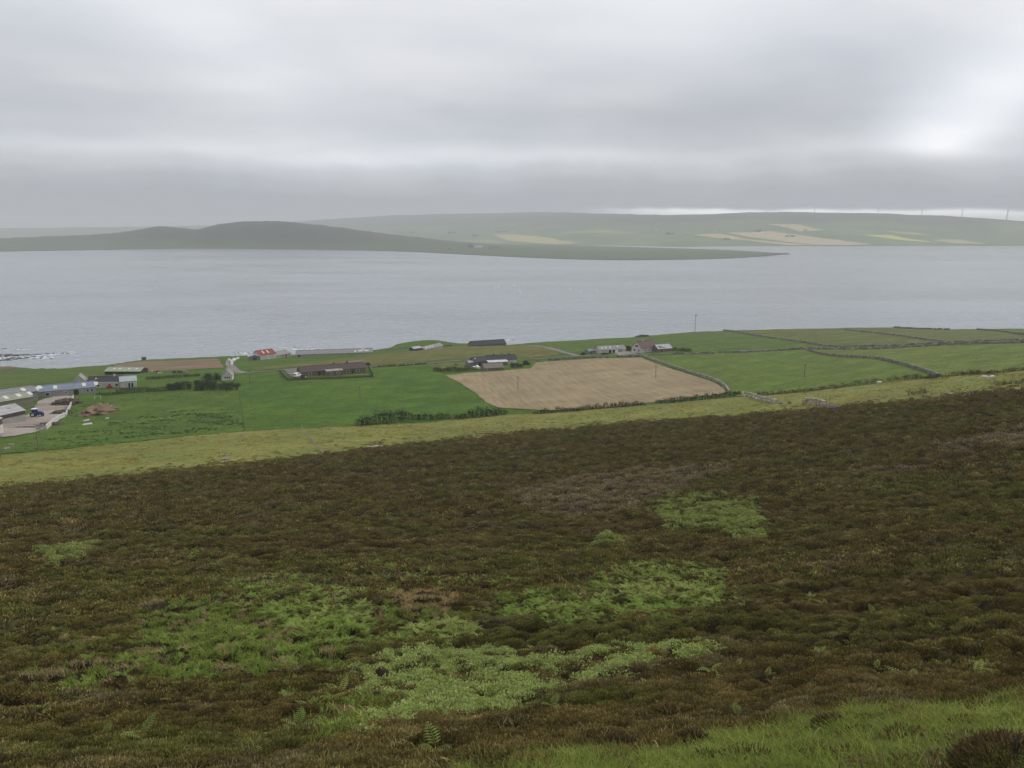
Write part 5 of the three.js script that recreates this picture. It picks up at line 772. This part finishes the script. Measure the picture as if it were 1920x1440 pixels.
function pole(label, p, h, arm = true) {
  const g = new THREE.Group(); top(g, 'utility_pole', label, 'pole', 'overhead line poles'); g.position.set(p[0], land(...p), p[1]); g.rotation.y = 0.6;
  part('pole', cyl(0.10, 0.15, h + 1).translate(0, h / 2 - 0.5, 0), MAT.post, g);
  if (arm) { const a = part('crossarm', box(0, h - 0.35, 0, 1.5, 0.12, 0.1), MAT.post, g); for (const x of [-0.65, 0, 0.65]) part('insulator', cyl(0.05, 0.07, 0.22, 6).translate(x, h - 0.18 + (x ? 0 : 0.15), 0), MAT.dark, a); }
}
[[[2.5, -323.4], 5.6, 'pole standing in the left half of the ploughed field'], [[63.4, -341.9], 5.8, 'pole standing in the right half of the ploughed field'], [[107.5, -284.9], 5.2, 'pole in the green field right of the stone wall'], [[-57.6, -292.2], 5.4, 'pole in the bright green field below the brown bungalow'], [[-116.1, -342.7], 6.4, 'pole in the field right of the white cottage'], [[-142.7, -392.4], 5.8, 'pole behind the white cottage roof'], [[-181.6, -511], 5.2, 'pole beside the white wrapped bales'], [[-116.1, -186.5], 5.0, 'pole below the ring feeder at the lower left farm corner'], [[-118.9, -176.7], 5.2, 'dark pole at the very left edge below the sheds'], [[-39.2, -398.8], 3.6, 'thin pole above the garden shrubs by the croft lawn'], [[-81.4, -367.1], 5.6, 'thin pole in front of the brown bungalow'], [[-5.8, -421.9], 6.0, 'thin pole beside the dark roofed croft house']].forEach(([p, h, label]) => pole(label, p, h));

// ---------------------------------------------------------------- farm things: tractor, van, boat, bales, heaps
function wheel(parent, x, y, z, r, w, tyreM, rimM) {
  const t = part('wheel', new THREE.TorusGeometry(r * 0.72, r * 0.28, 10, 24).scale(1, 1, w / (r * 0.56)).translate(x, y, z), tyreM, parent);
  part('rim', cyl(r * 0.5, r * 0.5, w * 0.75, 18).rotateX(Math.PI / 2).translate(x, y, z), rimM, t); part('wheel_hub', cyl(r * 0.16, r * 0.16, w * 0.9, 10).rotateX(Math.PI / 2).translate(x, y, z), tyreM, t);
}
{
  const p = [-163.2, -263.5], g = new THREE.Group(); top(g, 'tractor', 'blue tractor with white cab roof parked in the farmyard', 'tractor'); g.position.set(p[0], land(...p) + 0.22, p[1]); g.rotation.y = 0.12;
  const blue = M(C(0.020, 0.060, 0.26), { roughness: 0.35 }), rubber = M(C(0.02, 0.02, 0.02)), white = M(C(0.72, 0.74, 0.76), { roughness: 0.4 });
  part('bonnet', extrude([[0.35, 1.0], [0.35, 1.85], [1.2, 1.82], [2.1, 1.6], [2.25, 1.3], [2.2, 0.95]], 0.8).translate(0, 0, -0.4), blue, g);
  part('chassis', box(0.5, 0.8, 0, 3.0, 0.4, 0.5), rubber, g);
  const cab = part('cab', mergeGeometries([box(-0.5, 1.25, 0, 1.5, 0.5, 1.3), box(0.22, 2.0, 0.6, 0.08, 1.1, 0.08), box(0.22, 2.0, -0.6, 0.08, 1.1, 0.08), box(-1.2, 2.0, 0.6, 0.08, 1.1, 0.08), box(-1.2, 2.0, -0.6, 0.08, 1.1, 0.08)]), blue, g);
  part('cab_glass', box(-0.49, 2.0, 0, 1.38, 1.04, 1.22), MAT.pane, cab); part('cab_roof', new THREE.BoxGeometry(1.75, 0.2, 1.55, 2, 1, 2).translate(-0.48, 2.65, 0), white, cab);
  for (const s of [-1, 1]) { wheel(g, -0.85, 0.78, s * 0.85, 0.9, 0.5, rubber, white); wheel(g, 1.55, 0.5, s * 0.8, 0.62, 0.4, rubber, white); part('mudguard', new THREE.TorusGeometry(0.98, 0.06, 6, 16, Math.PI).scale(1, 1, 4).translate(-0.85, 0.8, s * 0.82), blue, g); part('headlight', box(2.24, 1.42, s * 0.25, 0.05, 0.12, 0.2), white, g); }
  part('exhaust', cyl(0.05, 0.05, 1.2).translate(0.4, 2.2, 0.46), rubber, g);
}
{
  const p = [-101.2, -365.6], g = new THREE.Group(); top(g, 'van', 'white van parked beside the brown bungalow', 'van'); g.position.set(p[0], land(...p) + 0.25, p[1]); g.rotation.y = 1.15;
  const paint = M(C(0.76, 0.76, 0.75), { roughness: 0.3 }), rubber = M(C(0.02, 0.02, 0.02)), s = extrude([[-1.9, 0.35], [-1.95, 1.7], [-1.7, 1.95], [0.5, 1.95], [1.25, 1.2], [1.95, 1.05], [2.05, 0.4]], 1.7).translate(0, 0, -0.85);
  part('body', s, paint, g); part('windscreen', new THREE.BoxGeometry(0.04, 0.85, 1.5).rotateZ(0.78).translate(0.9, 1.6, 0), MAT.pane, g); part('rear_window', box(-1.95, 1.45, 0, 0.05, 0.5, 1.3), MAT.pane, g);
  for (const k of [-1, 1]) { part('side_window', box(0.05, 1.5, k * 0.86, 1.0, 0.5, 0.04), MAT.pane, g); for (const x of [-1.25, 1.3]) wheel(g, x, 0.33, k * 0.78, 0.34, 0.22, rubber, MAT.metal); }
}
{
  const p = [-18.5, -402], g = new THREE.Group(); top(g, 'boat', 'white cabin boat parked on the croft grass', 'boat'); g.position.set(p[0], land(...p) + 0.35, p[1]); g.rotation.y = -0.75;
  const hull = M(C(0.74, 0.74, 0.72), { roughness: 0.35 }), rings = [[-2.6, 0.8, 0.95], [-1, 1.0, 0.95], [0.8, 0.95, 1.0], [2.0, 0.55, 1.12], [2.8, 0.05, 1.25]], pos = [], idx = [];
  rings.forEach(([x, w, h]) => { for (const [a, b] of [[0, 0], [0.65, 0.18], [1, 1], [0.88, 1], [-0.88, 1], [-1, 1], [-0.65, 0.18]]) pos.push(x, h * b, w * a); });
  for (let i = 0; i < rings.length - 1; i++) for (let k = 0; k < 7; k++) { const a = i * 7 + k, b = i * 7 + (k + 1) % 7; idx.push(a, a + 7, b, b, a + 7, b + 7); }
  idx.push(0, 1, 6, 1, 2, 6, 2, 5, 6); const hg = new THREE.BufferGeometry(); hg.setAttribute('position', new THREE.Float32BufferAttribute(pos, 3)); hg.setIndex(idx); hg.computeVertexNormals();
  part('hull', hg, hull, g); const c = part('cabin', extrude([[-0.2, 0.95], [-0.1, 1.75], [1.0, 1.7], [1.5, 1.05]], 1.2).translate(0, 0, -0.6), hull, g); part('cabin_window', box(0.45, 1.45, 0, 0.9, 0.32, 1.24), MAT.pane, c);
  part('trailer', mergeGeometries([box(0, -0.08, 0.4, 4.6, 0.1, 0.1), box(0, -0.08, -0.4, 4.6, 0.1, 0.1), box(-0.6, -0.12, 0, 0.12, 0.12, 1.9)]), MAT.metal, g); for (const k of [-1, 1]) wheel(g, -0.6, -0.08, k * 1.0, 0.26, 0.16, MAT.dark, MAT.metal);
}
{
  const wrap = M(C(0.80, 0.81, 0.82), { roughness: 0.3 }), bg = new THREE.LatheGeometry([[0.01, -0.6], [0.56, -0.6], [0.64, -0.5], [0.66, 0], [0.64, 0.5], [0.56, 0.6], [0.01, 0.6]].map((q) => new THREE.Vector2(...q)), 18);
  const at = [[[-182.3, -501.4], 'leftmost wrapped bale of the pile on the track'], [[-175.4, -485.8], 'wrapped bale second from the left on the track'], [[-174.5, -487], 'wrapped bale in the middle of the pile'], [[-167.3, -465], 'wrapped bale in the near middle of the pile'], [[-175.9, -493.8], 'wrapped bale right of the middle of the pile'], [[-179.2, -506.8], 'wrapped bale second from the right end'], [[-180.9, -514.6], 'rightmost wrapped bale nearest the sea'], [[-163, -452], 'wrapped bale nearest the white cottage'], [[-180.6, -505.4], 'wrapped bale at the back of the pile']];
  at.forEach(([p, label], i) => { const g = new THREE.Group(); top(g, 'wrapped_bale', 'white ' + label, 'bale', 'white wrapped bales'); g.position.set(p[0], land(...p) + (i % 3 ? 0.66 : 0.6), p[1]); if (i % 3) g.rotation.set(Math.PI / 2, 0, rr(0, 3)); part('wrapping', bg, wrap, g); const seam = new THREE.TorusGeometry(0.655, 0.012, 5, 24).rotateX(Math.PI / 2); part('seam', seam, MAT.concrete, g); });
}
function heap(name, label, category, p, rx, rz, h, color, seed, o = {}) {
  const g = new THREE.SphereGeometry(1, 40, 18, 0, 6.2832, 0, Math.PI / 2), q = g.attributes.position;
  for (let i = 0; i < q.count; i++) { const x = q.getX(i), y = q.getY(i), z = q.getZ(i), k = 1 + 0.22 * n3(x * 2 + seed, y * 2, z * 2) + 0.12 * n3(x * 6, y * 6 + seed, z * 6) + 0.06 * n3(x * 15 + seed, y * 15, z * 15); q.setXYZ(i, x * rx * k, Math.pow(Math.max(y, 0), o.pow ?? 1.2) * h * k - 0.5, z * rz * k); }
  const base = land(...p); for (let i = 0; i < q.count; i++) q.setY(i, q.getY(i) + land(p[0] + q.getX(i), p[1] + q.getZ(i)) - base + 0.35);
  g.computeVertexNormals(); const m = new THREE.Mesh(g, M(color, { map: rep(tGrain, 0.3), roughness: 1 })); m.position.set(p[0], base, p[1]); return top(m, name, label, category, o.group);
}
heap('muck_heap', 'largest brown muck heap against the upper yard wall', 'heap', [-170.8, -295.3], 5.0, 5.5, 2.0, C(0.115, 0.080, 0.060), 1, { group: 'muck heaps in the farmyard' });
heap('muck_heap', 'brown muck heap below the first against the yard wall', 'heap', [-159.3, -271.7], 3.4, 4.0, 1.3, C(0.14, 0.10, 0.078), 2, { group: 'muck heaps in the farmyard' });
heap('muck_heap', 'flat brown muck heap behind the low white wall', 'heap', [-146.6, -242.8], 4.0, 4.0, 1.0, C(0.12, 0.085, 0.066), 3, { group: 'muck heaps in the farmyard' });
heap('muck_heap', 'thin trodden muck spread in the lower yard', 'heap', [-149.6, -237.1], 6.5, 2.2, 0.5, C(0.135, 0.095, 0.078), 4, { group: 'muck heaps in the farmyard' });
heap('earth_mound', 'pale brown earth mound in the weedy field', 'mound', [-144.8, -269.4], 4.8, 8.5, 3.0, C(0.29, 0.205, 0.125), 5);
heap('ruin_mound', 'dark stony ruin mound on the shore edge above the house', 'ruin', [107.9, -646.2], 6.5, 4, 1.6, C(0.085, 0.075, 0.060), 6);
for (const [p, w, d, a, label] of [[[-133.3, -240.5], 2.6, 1.6, 0.3, 'larger pale slab lying below the earth mound'], [[-138.7, -249.8], 1.8, 1.2, 0.5, 'smaller pale slab lying below the earth mound'], [[-134, -253.8], 0.9, 0.9, 0.2, 'little pale block right of the earth mound']]) { const g = new THREE.BoxGeometry(w, 0.35, d, 4, 1, 3), q = g.attributes.position; for (let i = 0; i < q.count; i++) q.setXYZ(i, q.getX(i) * (1 + 0.12 * n2(q.getZ(i) * 2, w)), q.getY(i) + 0.06 * n2(q.getX(i), q.getZ(i)), q.getZ(i) * (1 + 0.15 * n2(q.getX(i) * 2, d))); g.computeVertexNormals(); const m = new THREE.Mesh(g, MAT.cream); m.position.set(p[0], land(...p) + 0.3, p[1]); m.rotation.set(0.12, a, 0.06); top(m, 'concrete_slab', label, 'slab', 'slabs by the earth mound'); }
for (const [p, label] of [[[-178.7, -341.7], 'left of two red bins by the farmhouse wall'], [[-177.4, -341.7], 'right of two red bins by the farmhouse wall']]) { const g = new THREE.Group(); top(g, 'red_bin', label, 'bin', 'red bins by the farmhouse'); g.position.set(p[0], land(...p), p[1]); part('tank', new THREE.LatheGeometry([[0.01, 0], [0.5, 0], [0.56, 0.1], [0.58, 1.0], [0.52, 1.08], [0.01, 1.1]].map((q) => new THREE.Vector2(...q)), 16), MAT.red, g); part('lid', cyl(0.25, 0.3, 0.12, 12).translate(0, 1.14, 0), MAT.red, g); }
{ const p = [-142.5, -230.9], g = new THREE.Group(); top(g, 'ring_feeder', 'round galvanised cattle feeder at the lower edge of the yard', 'feeder'); g.position.set(p[0], land(...p) + 0.3, p[1]); for (const y of [0.05, 0.55, 1.15]) part('hoop', new THREE.TorusGeometry(1.05, 0.04, 6, 28).rotateX(Math.PI / 2).translate(0, y, 0), MAT.metal, g); part('skirt', new THREE.CylinderGeometry(1.05, 1.05, 0.5, 28, 1, true).translate(0, 0.3, 0), MAT.metal, g); for (let k = 0; k < 14; k++) part('bar', cyl(0.03, 0.03, 0.62, 6).translate(1.05 * Math.cos(k * 0.4488), 0.85, 1.05 * Math.sin(k * 0.4488)), MAT.metal, g); }
{ const p = [-165.8, -306.3], g = new THREE.Group(); top(g, 'goal_frame', 'small white goal frame in the grass under the byre end', 'goal'); g.position.set(p[0], land(...p), p[1]); part('crossbar', box(1.2, 1.4, 0, 2.5, 0.1, 0.1), MAT.frame, g); for (const x of [0, 2.4]) part('upright', box(x, 0.55, 0, 0.1, 1.7, 0.1), MAT.frame, g); }

// ---------------------------------------------------------------- animals
function animal(bones, res, size, centre) { // one continuous skin over tapered bones [ax, ay, az, ra, bx, by, bz, rb]
  const mc = new MarchingCubes(res, M(0xffffff), false, false, 60000), F = mc.field, s = mc.size; mc.isolation = 0;
  for (let k = 0; k < s; k++) for (let j = 0; j < s; j++) for (let i = 0; i < s; i++) {
    const x = (i / s * 2 - 1) * size + centre[0], y = (j / s * 2 - 1) * size + centre[1], z = (k / s * 2 - 1) * size + centre[2]; let d = 1e3;
    for (const [ax, ay, az, ra, bx, by, bz, rb] of bones) { const ux = bx - ax, uy = by - ay, uz = bz - az, t = clamp(((x - ax) * ux + (y - ay) * uy + (z - az) * uz) / (ux * ux + uy * uy + uz * uz + 1e-9), 0, 1), e = Math.hypot(x - ax - t * ux, y - ay - t * uy, z - az - t * uz) - lerp(ra, rb, t), h = clamp(0.5 + 0.5 * (d - e) / 0.07, 0, 1); d = lerp(d, e, h) - 0.07 * h * (1 - h); }
    F[i + j * s + k * s * s] = -d;
  }
  mc.update(); const n = mc.count, g = new THREE.BufferGeometry();
  g.setAttribute('position', new THREE.BufferAttribute(mc.positionArray.slice(0, n * 3).map((v, i) => v * size + centre[i % 3]), 3)); g.setAttribute('normal', new THREE.BufferAttribute(mc.normalArray.slice(0, n * 3), 3)); return g;
}
const legs = (fx, hx, w, top_, r) => [-1, 1].flatMap((s) => [[fx, top_, s * w, r * 1.7, fx + 0.02, top_ * 0.52, s * w, r * 1.05], [fx + 0.02, top_ * 0.52, s * w, r * 1.05, fx, 0.03, s * w, r * 0.9], [hx, top_ * 1.05, s * w, r * 2.2, hx + 0.1, top_ * 0.72, s * w, r * 1.5], [hx + 0.1, top_ * 0.72, s * w, r * 1.4, hx - 0.1, top_ * 0.42, s * w, r], [hx - 0.1, top_ * 0.42, s * w, r, hx - 0.06, 0.03, s * w, r * 0.9]]);
const sheepGeo = animal([[-0.38, 0.62, 0, 0.26, 0.1, 0.62, 0, 0.29], [0.1, 0.62, 0, 0.29, 0.4, 0.66, 0, 0.22], [0.42, 0.66, 0, 0.16, 0.62, 0.42, 0, 0.10], [0.62, 0.42, 0, 0.09, 0.72, 0.22, 0, 0.055], [0.6, 0.42, 0.08, 0.03, 0.56, 0.45, 0.17, 0.02], [0.6, 0.42, -0.08, 0.03, 0.56, 0.45, -0.17, 0.02], [-0.6, 0.62, 0, 0.06, -0.64, 0.42, 0, 0.04], ...legs(0.32, -0.36, 0.14, 0.5, 0.042)], 52, 0.95, [0, 0.5, 0]);
const cowGeo = animal([[-0.75, 1.05, 0, 0.34, 0, 1.0, 0, 0.40], [0, 1.0, 0, 0.40, 0.6, 1.05, 0, 0.34], [0.6, 1.08, 0, 0.28, 1.0, 0.72, 0, 0.17], [1.0, 0.72, 0, 0.16, 1.22, 0.34, 0, 0.085], [0.98, 0.74, 0.14, 0.05, 0.94, 0.76, 0.3, 0.03], [0.98, 0.74, -0.14, 0.05, 0.94, 0.76, -0.3, 0.03], [-1.05, 1.15, 0, 0.05, -1.12, 0.5, 0, 0.03], [-0.35, 0.72, 0, 0.14, -0.35, 0.64, 0, 0.1], ...legs(0.52, -0.68, 0.22, 0.82, 0.062)], 60, 1.45, [0, 0.8, 0]);
function patched(g, a, b, f, seed) { const n = g.attributes.position.count, c = new Float32Array(n * 3), q = g.attributes.position; for (let i = 0; i < n; i++) { const v = n3(q.getX(i) * f + seed, q.getY(i) * f, q.getZ(i) * f) > 0 ? a : b; c.set(v, i * 3); } const o = g.clone(); o.setAttribute('color', new THREE.BufferAttribute(c, 3)); return o; }
const hide = new THREE.MeshStandardMaterial({ vertexColors: true, roughness: 0.9 });
[[[106.3, -224], 0.2, 'lone sheep grazing by the dark dyke'], [[115.1, -188.6], 2.4, 'left sheep of the pair near the right edge'], [[115.7, -186.8], 0.3, 'right sheep of the pair near the right edge']].forEach(([p, yaw, label], i) => { const g = new THREE.Group(); top(g, 'sheep', 'white ' + label, 'sheep', 'sheep on the rough strip'); g.position.set(p[0], ground(...p) + 0.05, p[1]); g.rotation.y = yaw; g.scale.setScalar(1.2); part('body', patched(sheepGeo, [0.62, 0.56, 0.46], [0.58, 0.52, 0.42], 3, i), hide, g); });
const BL = [0.018, 0.016, 0.015], BR = [0.13, 0.055, 0.03], WH = [0.60, 0.55, 0.48], TA = [0.42, 0.26, 0.15];
[[[-189.4, -409.9], 0.2, BR, WH, 'brown and white cow at the left of the herd'], [[-186.2, -407.8], 2.9, BL, BR, 'dark cow behind the tan one'], [[-180.2, -396.9], 0.1, TA, WH, 'tan and white cow nearest the hedge'], [[-173.4, -398.5], 3.0, BL, BL, 'black cow left of the group of three'], [[-170.2, -397.8], 0.3, BL, BL, 'black cow in the middle of the group of three'], [[-167.7, -398.1], 0.1, BL, WH, 'black and white cow at the right end of the herd']].forEach(([p, yaw, a, b, label], i) => { const g = new THREE.Group(); top(g, 'cow', label, 'cow', 'cows in the shore pasture'); g.position.set(p[0], land(...p) + 0.1, p[1]); g.rotation.y = yaw; part('body', patched(cowGeo, a, b, 1.6, i * 3), hide, g); });

// ---------------------------------------------------------------- rocks, shore, surf, buoys
rnd = mulberry(404);
function rockGeo(seed, flat) { const g = new THREE.IcosahedronGeometry(1, 2), q = g.attributes.position; for (let i = 0; i < q.count; i++) { const x = q.getX(i), y = q.getY(i), z = q.getZ(i), k = 0.8 + 0.35 * n3(x * 1.3 + seed, y * 1.3, z * 1.3) + 0.15 * n3(x * 3.5, y * 3.5 + seed, z * 3.5); q.setXYZ(i, x * k, y * k * flat, z * k); } g.computeVertexNormals(); return g; }
const ROCKS = [rockGeo(1, 0.6), rockGeo(5, 0.5), rockGeo(9, 0.7), rockGeo(14, 0.45)];
const pale = M(C(0.56, 0.54, 0.49), { map: rep(tWall, 1) }), rockDark = M(C(0.035, 0.032, 0.028)), boulderMat = M(C(0.30, 0.28, 0.22), { map: rep(tWall, 1) });
[[[-35.7, -189], 0.55, 'leftmost white stone of the row at the moor edge'], [[-35.3, -189.4], 0.45, 'second white stone from the left in the row'], [[-34.4, -188.4], 0.5, 'third white stone from the left in the row'], [[-34.1, -189.9], 0.6, 'middle white stone of the row at the moor edge'], [[-33.6, -190.3], 0.5, 'third white stone from the right in the row'], [[-33, -190.1], 0.45, 'second white stone from the right in the row'], [[-32.5, -190.4], 0.4, 'rightmost white stone of the row at the moor edge'], [[-24.5, -196.6], 0.5, 'lone white stone right of the white row']].forEach(([p, s, label], i) => { const m = new THREE.Mesh(ROCKS[i % 4], pale); m.position.set(p[0], ground(...p) + s * 0.15, p[1]); m.scale.setScalar(s); m.rotation.y = i; top(m, 'white_stone', label, 'stone', 'white stones at the moor edge'); });
[[[-63.1, -167.4], 1.0, 'grey boulder on the turf bank at the moor edge'], [[100.4, -176.6], 0.8, 'pale boulder near the braced strainer post'], [[-74, -209.6], 0.7, 'brown boulder at the field corner by the faint fence'], [[-130.2, -197.9], 0.8, 'pale stone in the weeds left of the lower pole'], [[-126.2, -189.9], 1.0, 'grey lump in the weeds by the left edge pole'], [[31.72, -48.76], 0.35, 'sliver of white stone on the moor at the right']].forEach(([p, s, label], i) => { const m = new THREE.Mesh(ROCKS[i % 4], i === 5 ? pale : boulderMat); m.position.set(p[0], ground(...p) + s * 0.2, p[1]); m.scale.set(s * 1.2, s * 0.8, s); m.rotation.y = i * 1.3; top(m, 'boulder', label, 'stone', 'boulders'); });
[[[[-421.6, -615.8], [-397.5, -617.6], [-379.6, -623.1], [-367, -629.5]], 110, 'longest dark skerry of rocks off the left shore'], [[[-389.8, -597.5], [-380.9, -604.3], [-369.7, -613.5]], 60, 'dark rocks between the skerry and the beach'], [[[-437.6, -646.5], [-425.1, -654.7]], 24, 'farthest small skerry at the left edge']].forEach(([line, n, label]) => {
  const pts = through(line, n), [x0, z0] = pts[0], geos = pts.map(([x, z], i) => { const s = rr(0.8, 2.6) * (1 - 0.55 * i / n); return ROCKS[i % 4].clone().rotateY(rr(0, 6)).scale(s * 1.5, s * 0.55, s).translate(x - x0 + rr(-2, 2), -0.15, z - z0 + rr(-9, 9) * (1 - i / n)); });
  const m = new THREE.Mesh(mergeGeometries(geos), rockDark); m.position.set(x0, 0, z0); top(m, 'skerry', label, 'rocks', 'skerries off the shore');
});
{
  const flake = (seed) => { rnd = mulberry(seed); const s = new THREE.Shape(); for (let k = 0; k < 11; k++) { const a = k / 11 * 6.283, r = rr(0.5, 1.1); k ? s.lineTo(r * Math.cos(a), 0.55 * r * Math.sin(a)) : s.moveTo(r, 0); } return new THREE.ExtrudeGeometry(s, { depth: 0.06, bevelEnabled: false }).rotateX(-Math.PI / 2); };
  const zones = [[[[-416.7, -608.4], [-356.5, -635.5], [-340.1, -613.2], [-365.7, -592.8], [-399.8, -582.9]], 900, 0.9], [[[-437.6, -646.5], [-414.4, -659.1], [-397.9, -646.6], [-430.2, -635.3]], 160, 0.8], [[[-225, -632.4], [-198.9, -661.8], [-162.9, -662.2], [-157.1, -647.1], [-173.9, -635.5], [-210.1, -613.5]], 700, 0.7], [[[-156.5, -635.5], [-120.5, -653.1], [-117.3, -635.2], [-148.3, -619]], 200, 0.7], [[[-42.6, -694.3], [0, -711.5], [9.5, -697.4], [-27.9, -681.4]], 320, 0.7]];
  const foam = [], rocks = []; rnd = mulberry(405);
  for (const [poly, n, s] of zones) { const xs = poly.map((p) => p[0]), zs = poly.map((p) => p[1]); for (let k = 0; k < n; k++) { const x = rr(Math.min(...xs), Math.max(...xs)), z = rr(Math.min(...zs), Math.max(...zs)); if (!inside(poly, x, z) || n2(x * 0.03, z * 0.05) < -0.1) continue; (k % 5 === 0 ? rocks : foam).push([x, z, s * rr(0.4, 1.5)]); } }
  const mm = new THREE.Matrix4(), q = new THREE.Quaternion();
  const a = new THREE.InstancedMesh(flake(3), M(C(0.80, 0.82, 0.84)), foam.length); foam.forEach(([x, z, s], i) => a.setMatrixAt(i, mm.compose(V(x, 0.05, z), q.setFromAxisAngle(V(0, 1, 0), rr(-0.4, 0.4)), V(s * 2.2, 1, s * 1.6)))); top(a, 'surf_foam', 'white surf among the shore rocks', 'foam', null, 'stuff');
  const b = new THREE.InstancedMesh(ROCKS[1], rockDark, rocks.length); rocks.forEach(([x, z, s], i) => b.setMatrixAt(i, mm.compose(V(x, 0, z), q.setFromAxisAngle(V(0, 1, 0), rr(0, 6)), V(s * 1.3, s * 0.6, s)))); top(b, 'shore_rocks', 'scattered dark rocks in the shallows', 'rocks', null, 'stuff');
}
{
  const fl = M(C(0.85, 0.85, 0.84), { roughness: 0.4 });
  [[[-28.5, -1345.4], 'first mooring buoy from the left'], [[-23.6, -1359.8], 'second mooring buoy from the left, close to the first'], [[4.3, -1411.4], 'farthest mooring buoy'], [[12.2, -1294.9], 'upper of two buoys left of the middle of the water'], [[12.9, -1252.7], 'lower of two buoys left of the middle of the water'], [[97.9, -1333.2], 'brightest buoy right of the middle of the water'], [[110.3, -1273.1], 'small buoy just right of the brightest buoy'], [[138.4, -1296.2], 'rightmost mooring buoy']].forEach(([p, label]) => { const g = new THREE.Group(); top(g, 'mooring_buoy', 'white ' + label, 'buoy', 'buoys on the water'); g.position.set(p[0], 0, p[1]); part('float', new THREE.LatheGeometry([[0.01, -0.6], [0.7, -0.3], [0.9, 0.2], [0.6, 0.9], [0.2, 1.1], [0.01, 1.15]].map((v) => new THREE.Vector2(...v)), 14), fl, g); part('shackle', new THREE.TorusGeometry(0.2, 0.05, 6, 12).translate(0, 1.28, 0), MAT.metal, g); });
}

// ---------------------------------------------------------------- single plants that stand out on the moor
rnd = mulberry(505);
function tintedGeo(g, c) { const a = g.attributes.color; for (let i = 0; i < a.count; i++) a.setXYZ(i, a.getX(i) * c.r, a.getY(i) * c.g, a.getZ(i) * c.b); return g; }
[[[11.73, -24.09], 0.62, 'larger of two lone bracken fronds on the bare heather at the right'], [[13.31, -26.81], 0.5, 'smaller bracken frond above the larger lone one at the right'], [[9.99, -21.42], 0.4, 'small bracken sprig below the two lone fronds at the right'], [[3.39, -10.53], 0.3, 'little bracken sprig at the left end of the grass bank'], [[4.12, -14.93], 0.3, 'bracken sprig under the right leaf mat'], [[0.67, -12.64], 0.34, 'bright bracken sprig below the middle leaf mat'], [[-0.97, -9.1], 0.45, 'bracken plant on the heather at the bottom'], [[-3.44, -11.39], 0.4, 'bracken plant left of the lowest green hollow'], [[-5.5, -10.49], 0.4, 'bracken plant near the bottom left'], [[-7.02, -12.22], 0.32, 'small bracken plant above the bottom left one'], [[-8.21, -17.86], 0.36, 'bracken sprig under the left grass hollow'], [[-12.83, -21.67], 0.34, 'bracken sprig at the left end of the grass hollow']].forEach(([p, L, label]) => {
  const g = new THREE.Group(); top(g, 'bracken_plant', label, 'fern', 'single bracken plants on the heather'); g.position.set(p[0], ground(...p) + 0.08, p[1]);
  for (let k = 0; k < 3; k++) { const o = [], t = []; frond(o, t, V(rr(-0.04, 0.04), 0, rr(-0.04, 0.04)), k * 2.1 + rr(0, 1), rr(0.3, 0.7), L * rr(0.7, 1.1), L * 0.28, [0.17, 0.23, 0.055]); part('frond', tris(o, t), leafMat, g); }
});
[[[-11.98, -26.53], 0.34, 'largest pale dead grass tussock in the left hollow'], [[-14.72, -30.86], 0.26, 'pale tussock above and left of the largest one'], [[-14.99, -35.06], 0.24, 'pale tussock at the top of the left hollow'], [[-19.19, -30.96], 0.26, 'pale tussock far left of the grassy hollow'], [[-9.67, -24.24], 0.2, 'small tussock right of the largest one'], [[-7.09, -26.05], 0.3, 'pale tussock at the right end of the left hollow'], [[1.22, -36.25], 0.2, 'tussock standing in the bright bracken'], [[-13.26, -35.28], 0.2, 'little tussock right of the dark heather clump in the hollow']].forEach(([p, R, label]) => {
  const g = new THREE.Group(); top(g, 'grass_tussock', label, 'tussock', 'pale tussocks in the hollows'); g.position.set(p[0], ground(...p), p[1]);
  part('dead_blades', tintedGeo(grassTuft(170, R * 0.75, R * 1.35, 0.013, 0.9), C(0.40, 0.33, 0.17)), leafMat, g); part('green_blades', tintedGeo(grassTuft(40, R * 0.8, R * 1.0, 0.012, 0.8), C(0.12, 0.16, 0.045)), leafMat, g);
});
[[[1.2, -7.91], 0.30, 'dark heather bush standing at the edge of the grass bank'], [[3.4, -4.74], 0.36, 'brown heather bush in the bottom right corner'], [[2.07, -8.03], 0.25, 'low heather bush left of the grass bank middle'], [[3.6, -7.93], 0.22, 'small heather clump sunk in the long grass']].forEach(([p, R, label]) => {
  const g = new THREE.Group(); top(g, 'heather_bush', label, 'heather', 'heather bushes by the grass bank'); g.position.set(p[0], ground(...p), p[1]);
  const geo = mergeGeometries([0, 1, 2, 3].map(() => heatherClump(700, R, R * 0.8, 0.05, 0.011))); part('twigs', tintedGeo(geo, C(0.115, 0.080, 0.042)), plantMat(), g); for (let k = 0; k < 5; k++) part('stem', new THREE.CylinderGeometry(0.006, 0.012, R * 0.9, 5).rotateZ(rr(-0.5, 0.5)).rotateY(k * 1.3).translate(0, R * 0.3, 0), coreMat, g);
});
{ const p = [2.54, -6.11], g = new THREE.Group(); g.scale.setScalar(0.62); top(g, 'tall_grass', 'long pale stalk of grass leaning over the bank', 'grass'); g.position.set(p[0], ground(...p), p[1]); part('stem', new THREE.TubeGeometry(new THREE.QuadraticBezierCurve3(V(0, -0.05, 0), V(0.03, 0.28, 0), V(0.13, 0.56, 0.02)), 12, 0.0035, 5), M(C(0.36, 0.38, 0.16)), g); part('seed_head', new THREE.TubeGeometry(new THREE.QuadraticBezierCurve3(V(0.13, 0.56, 0.02), V(0.15, 0.61, 0.02), V(0.18, 0.65, 0.03)), 6, 0.008, 5), M(C(0.40, 0.36, 0.18)), g); }

scene.traverse((o) => { if (o.isMesh) { o.castShadow = true; o.receiveShadow = true; } });
renderer.render(scene, camera);
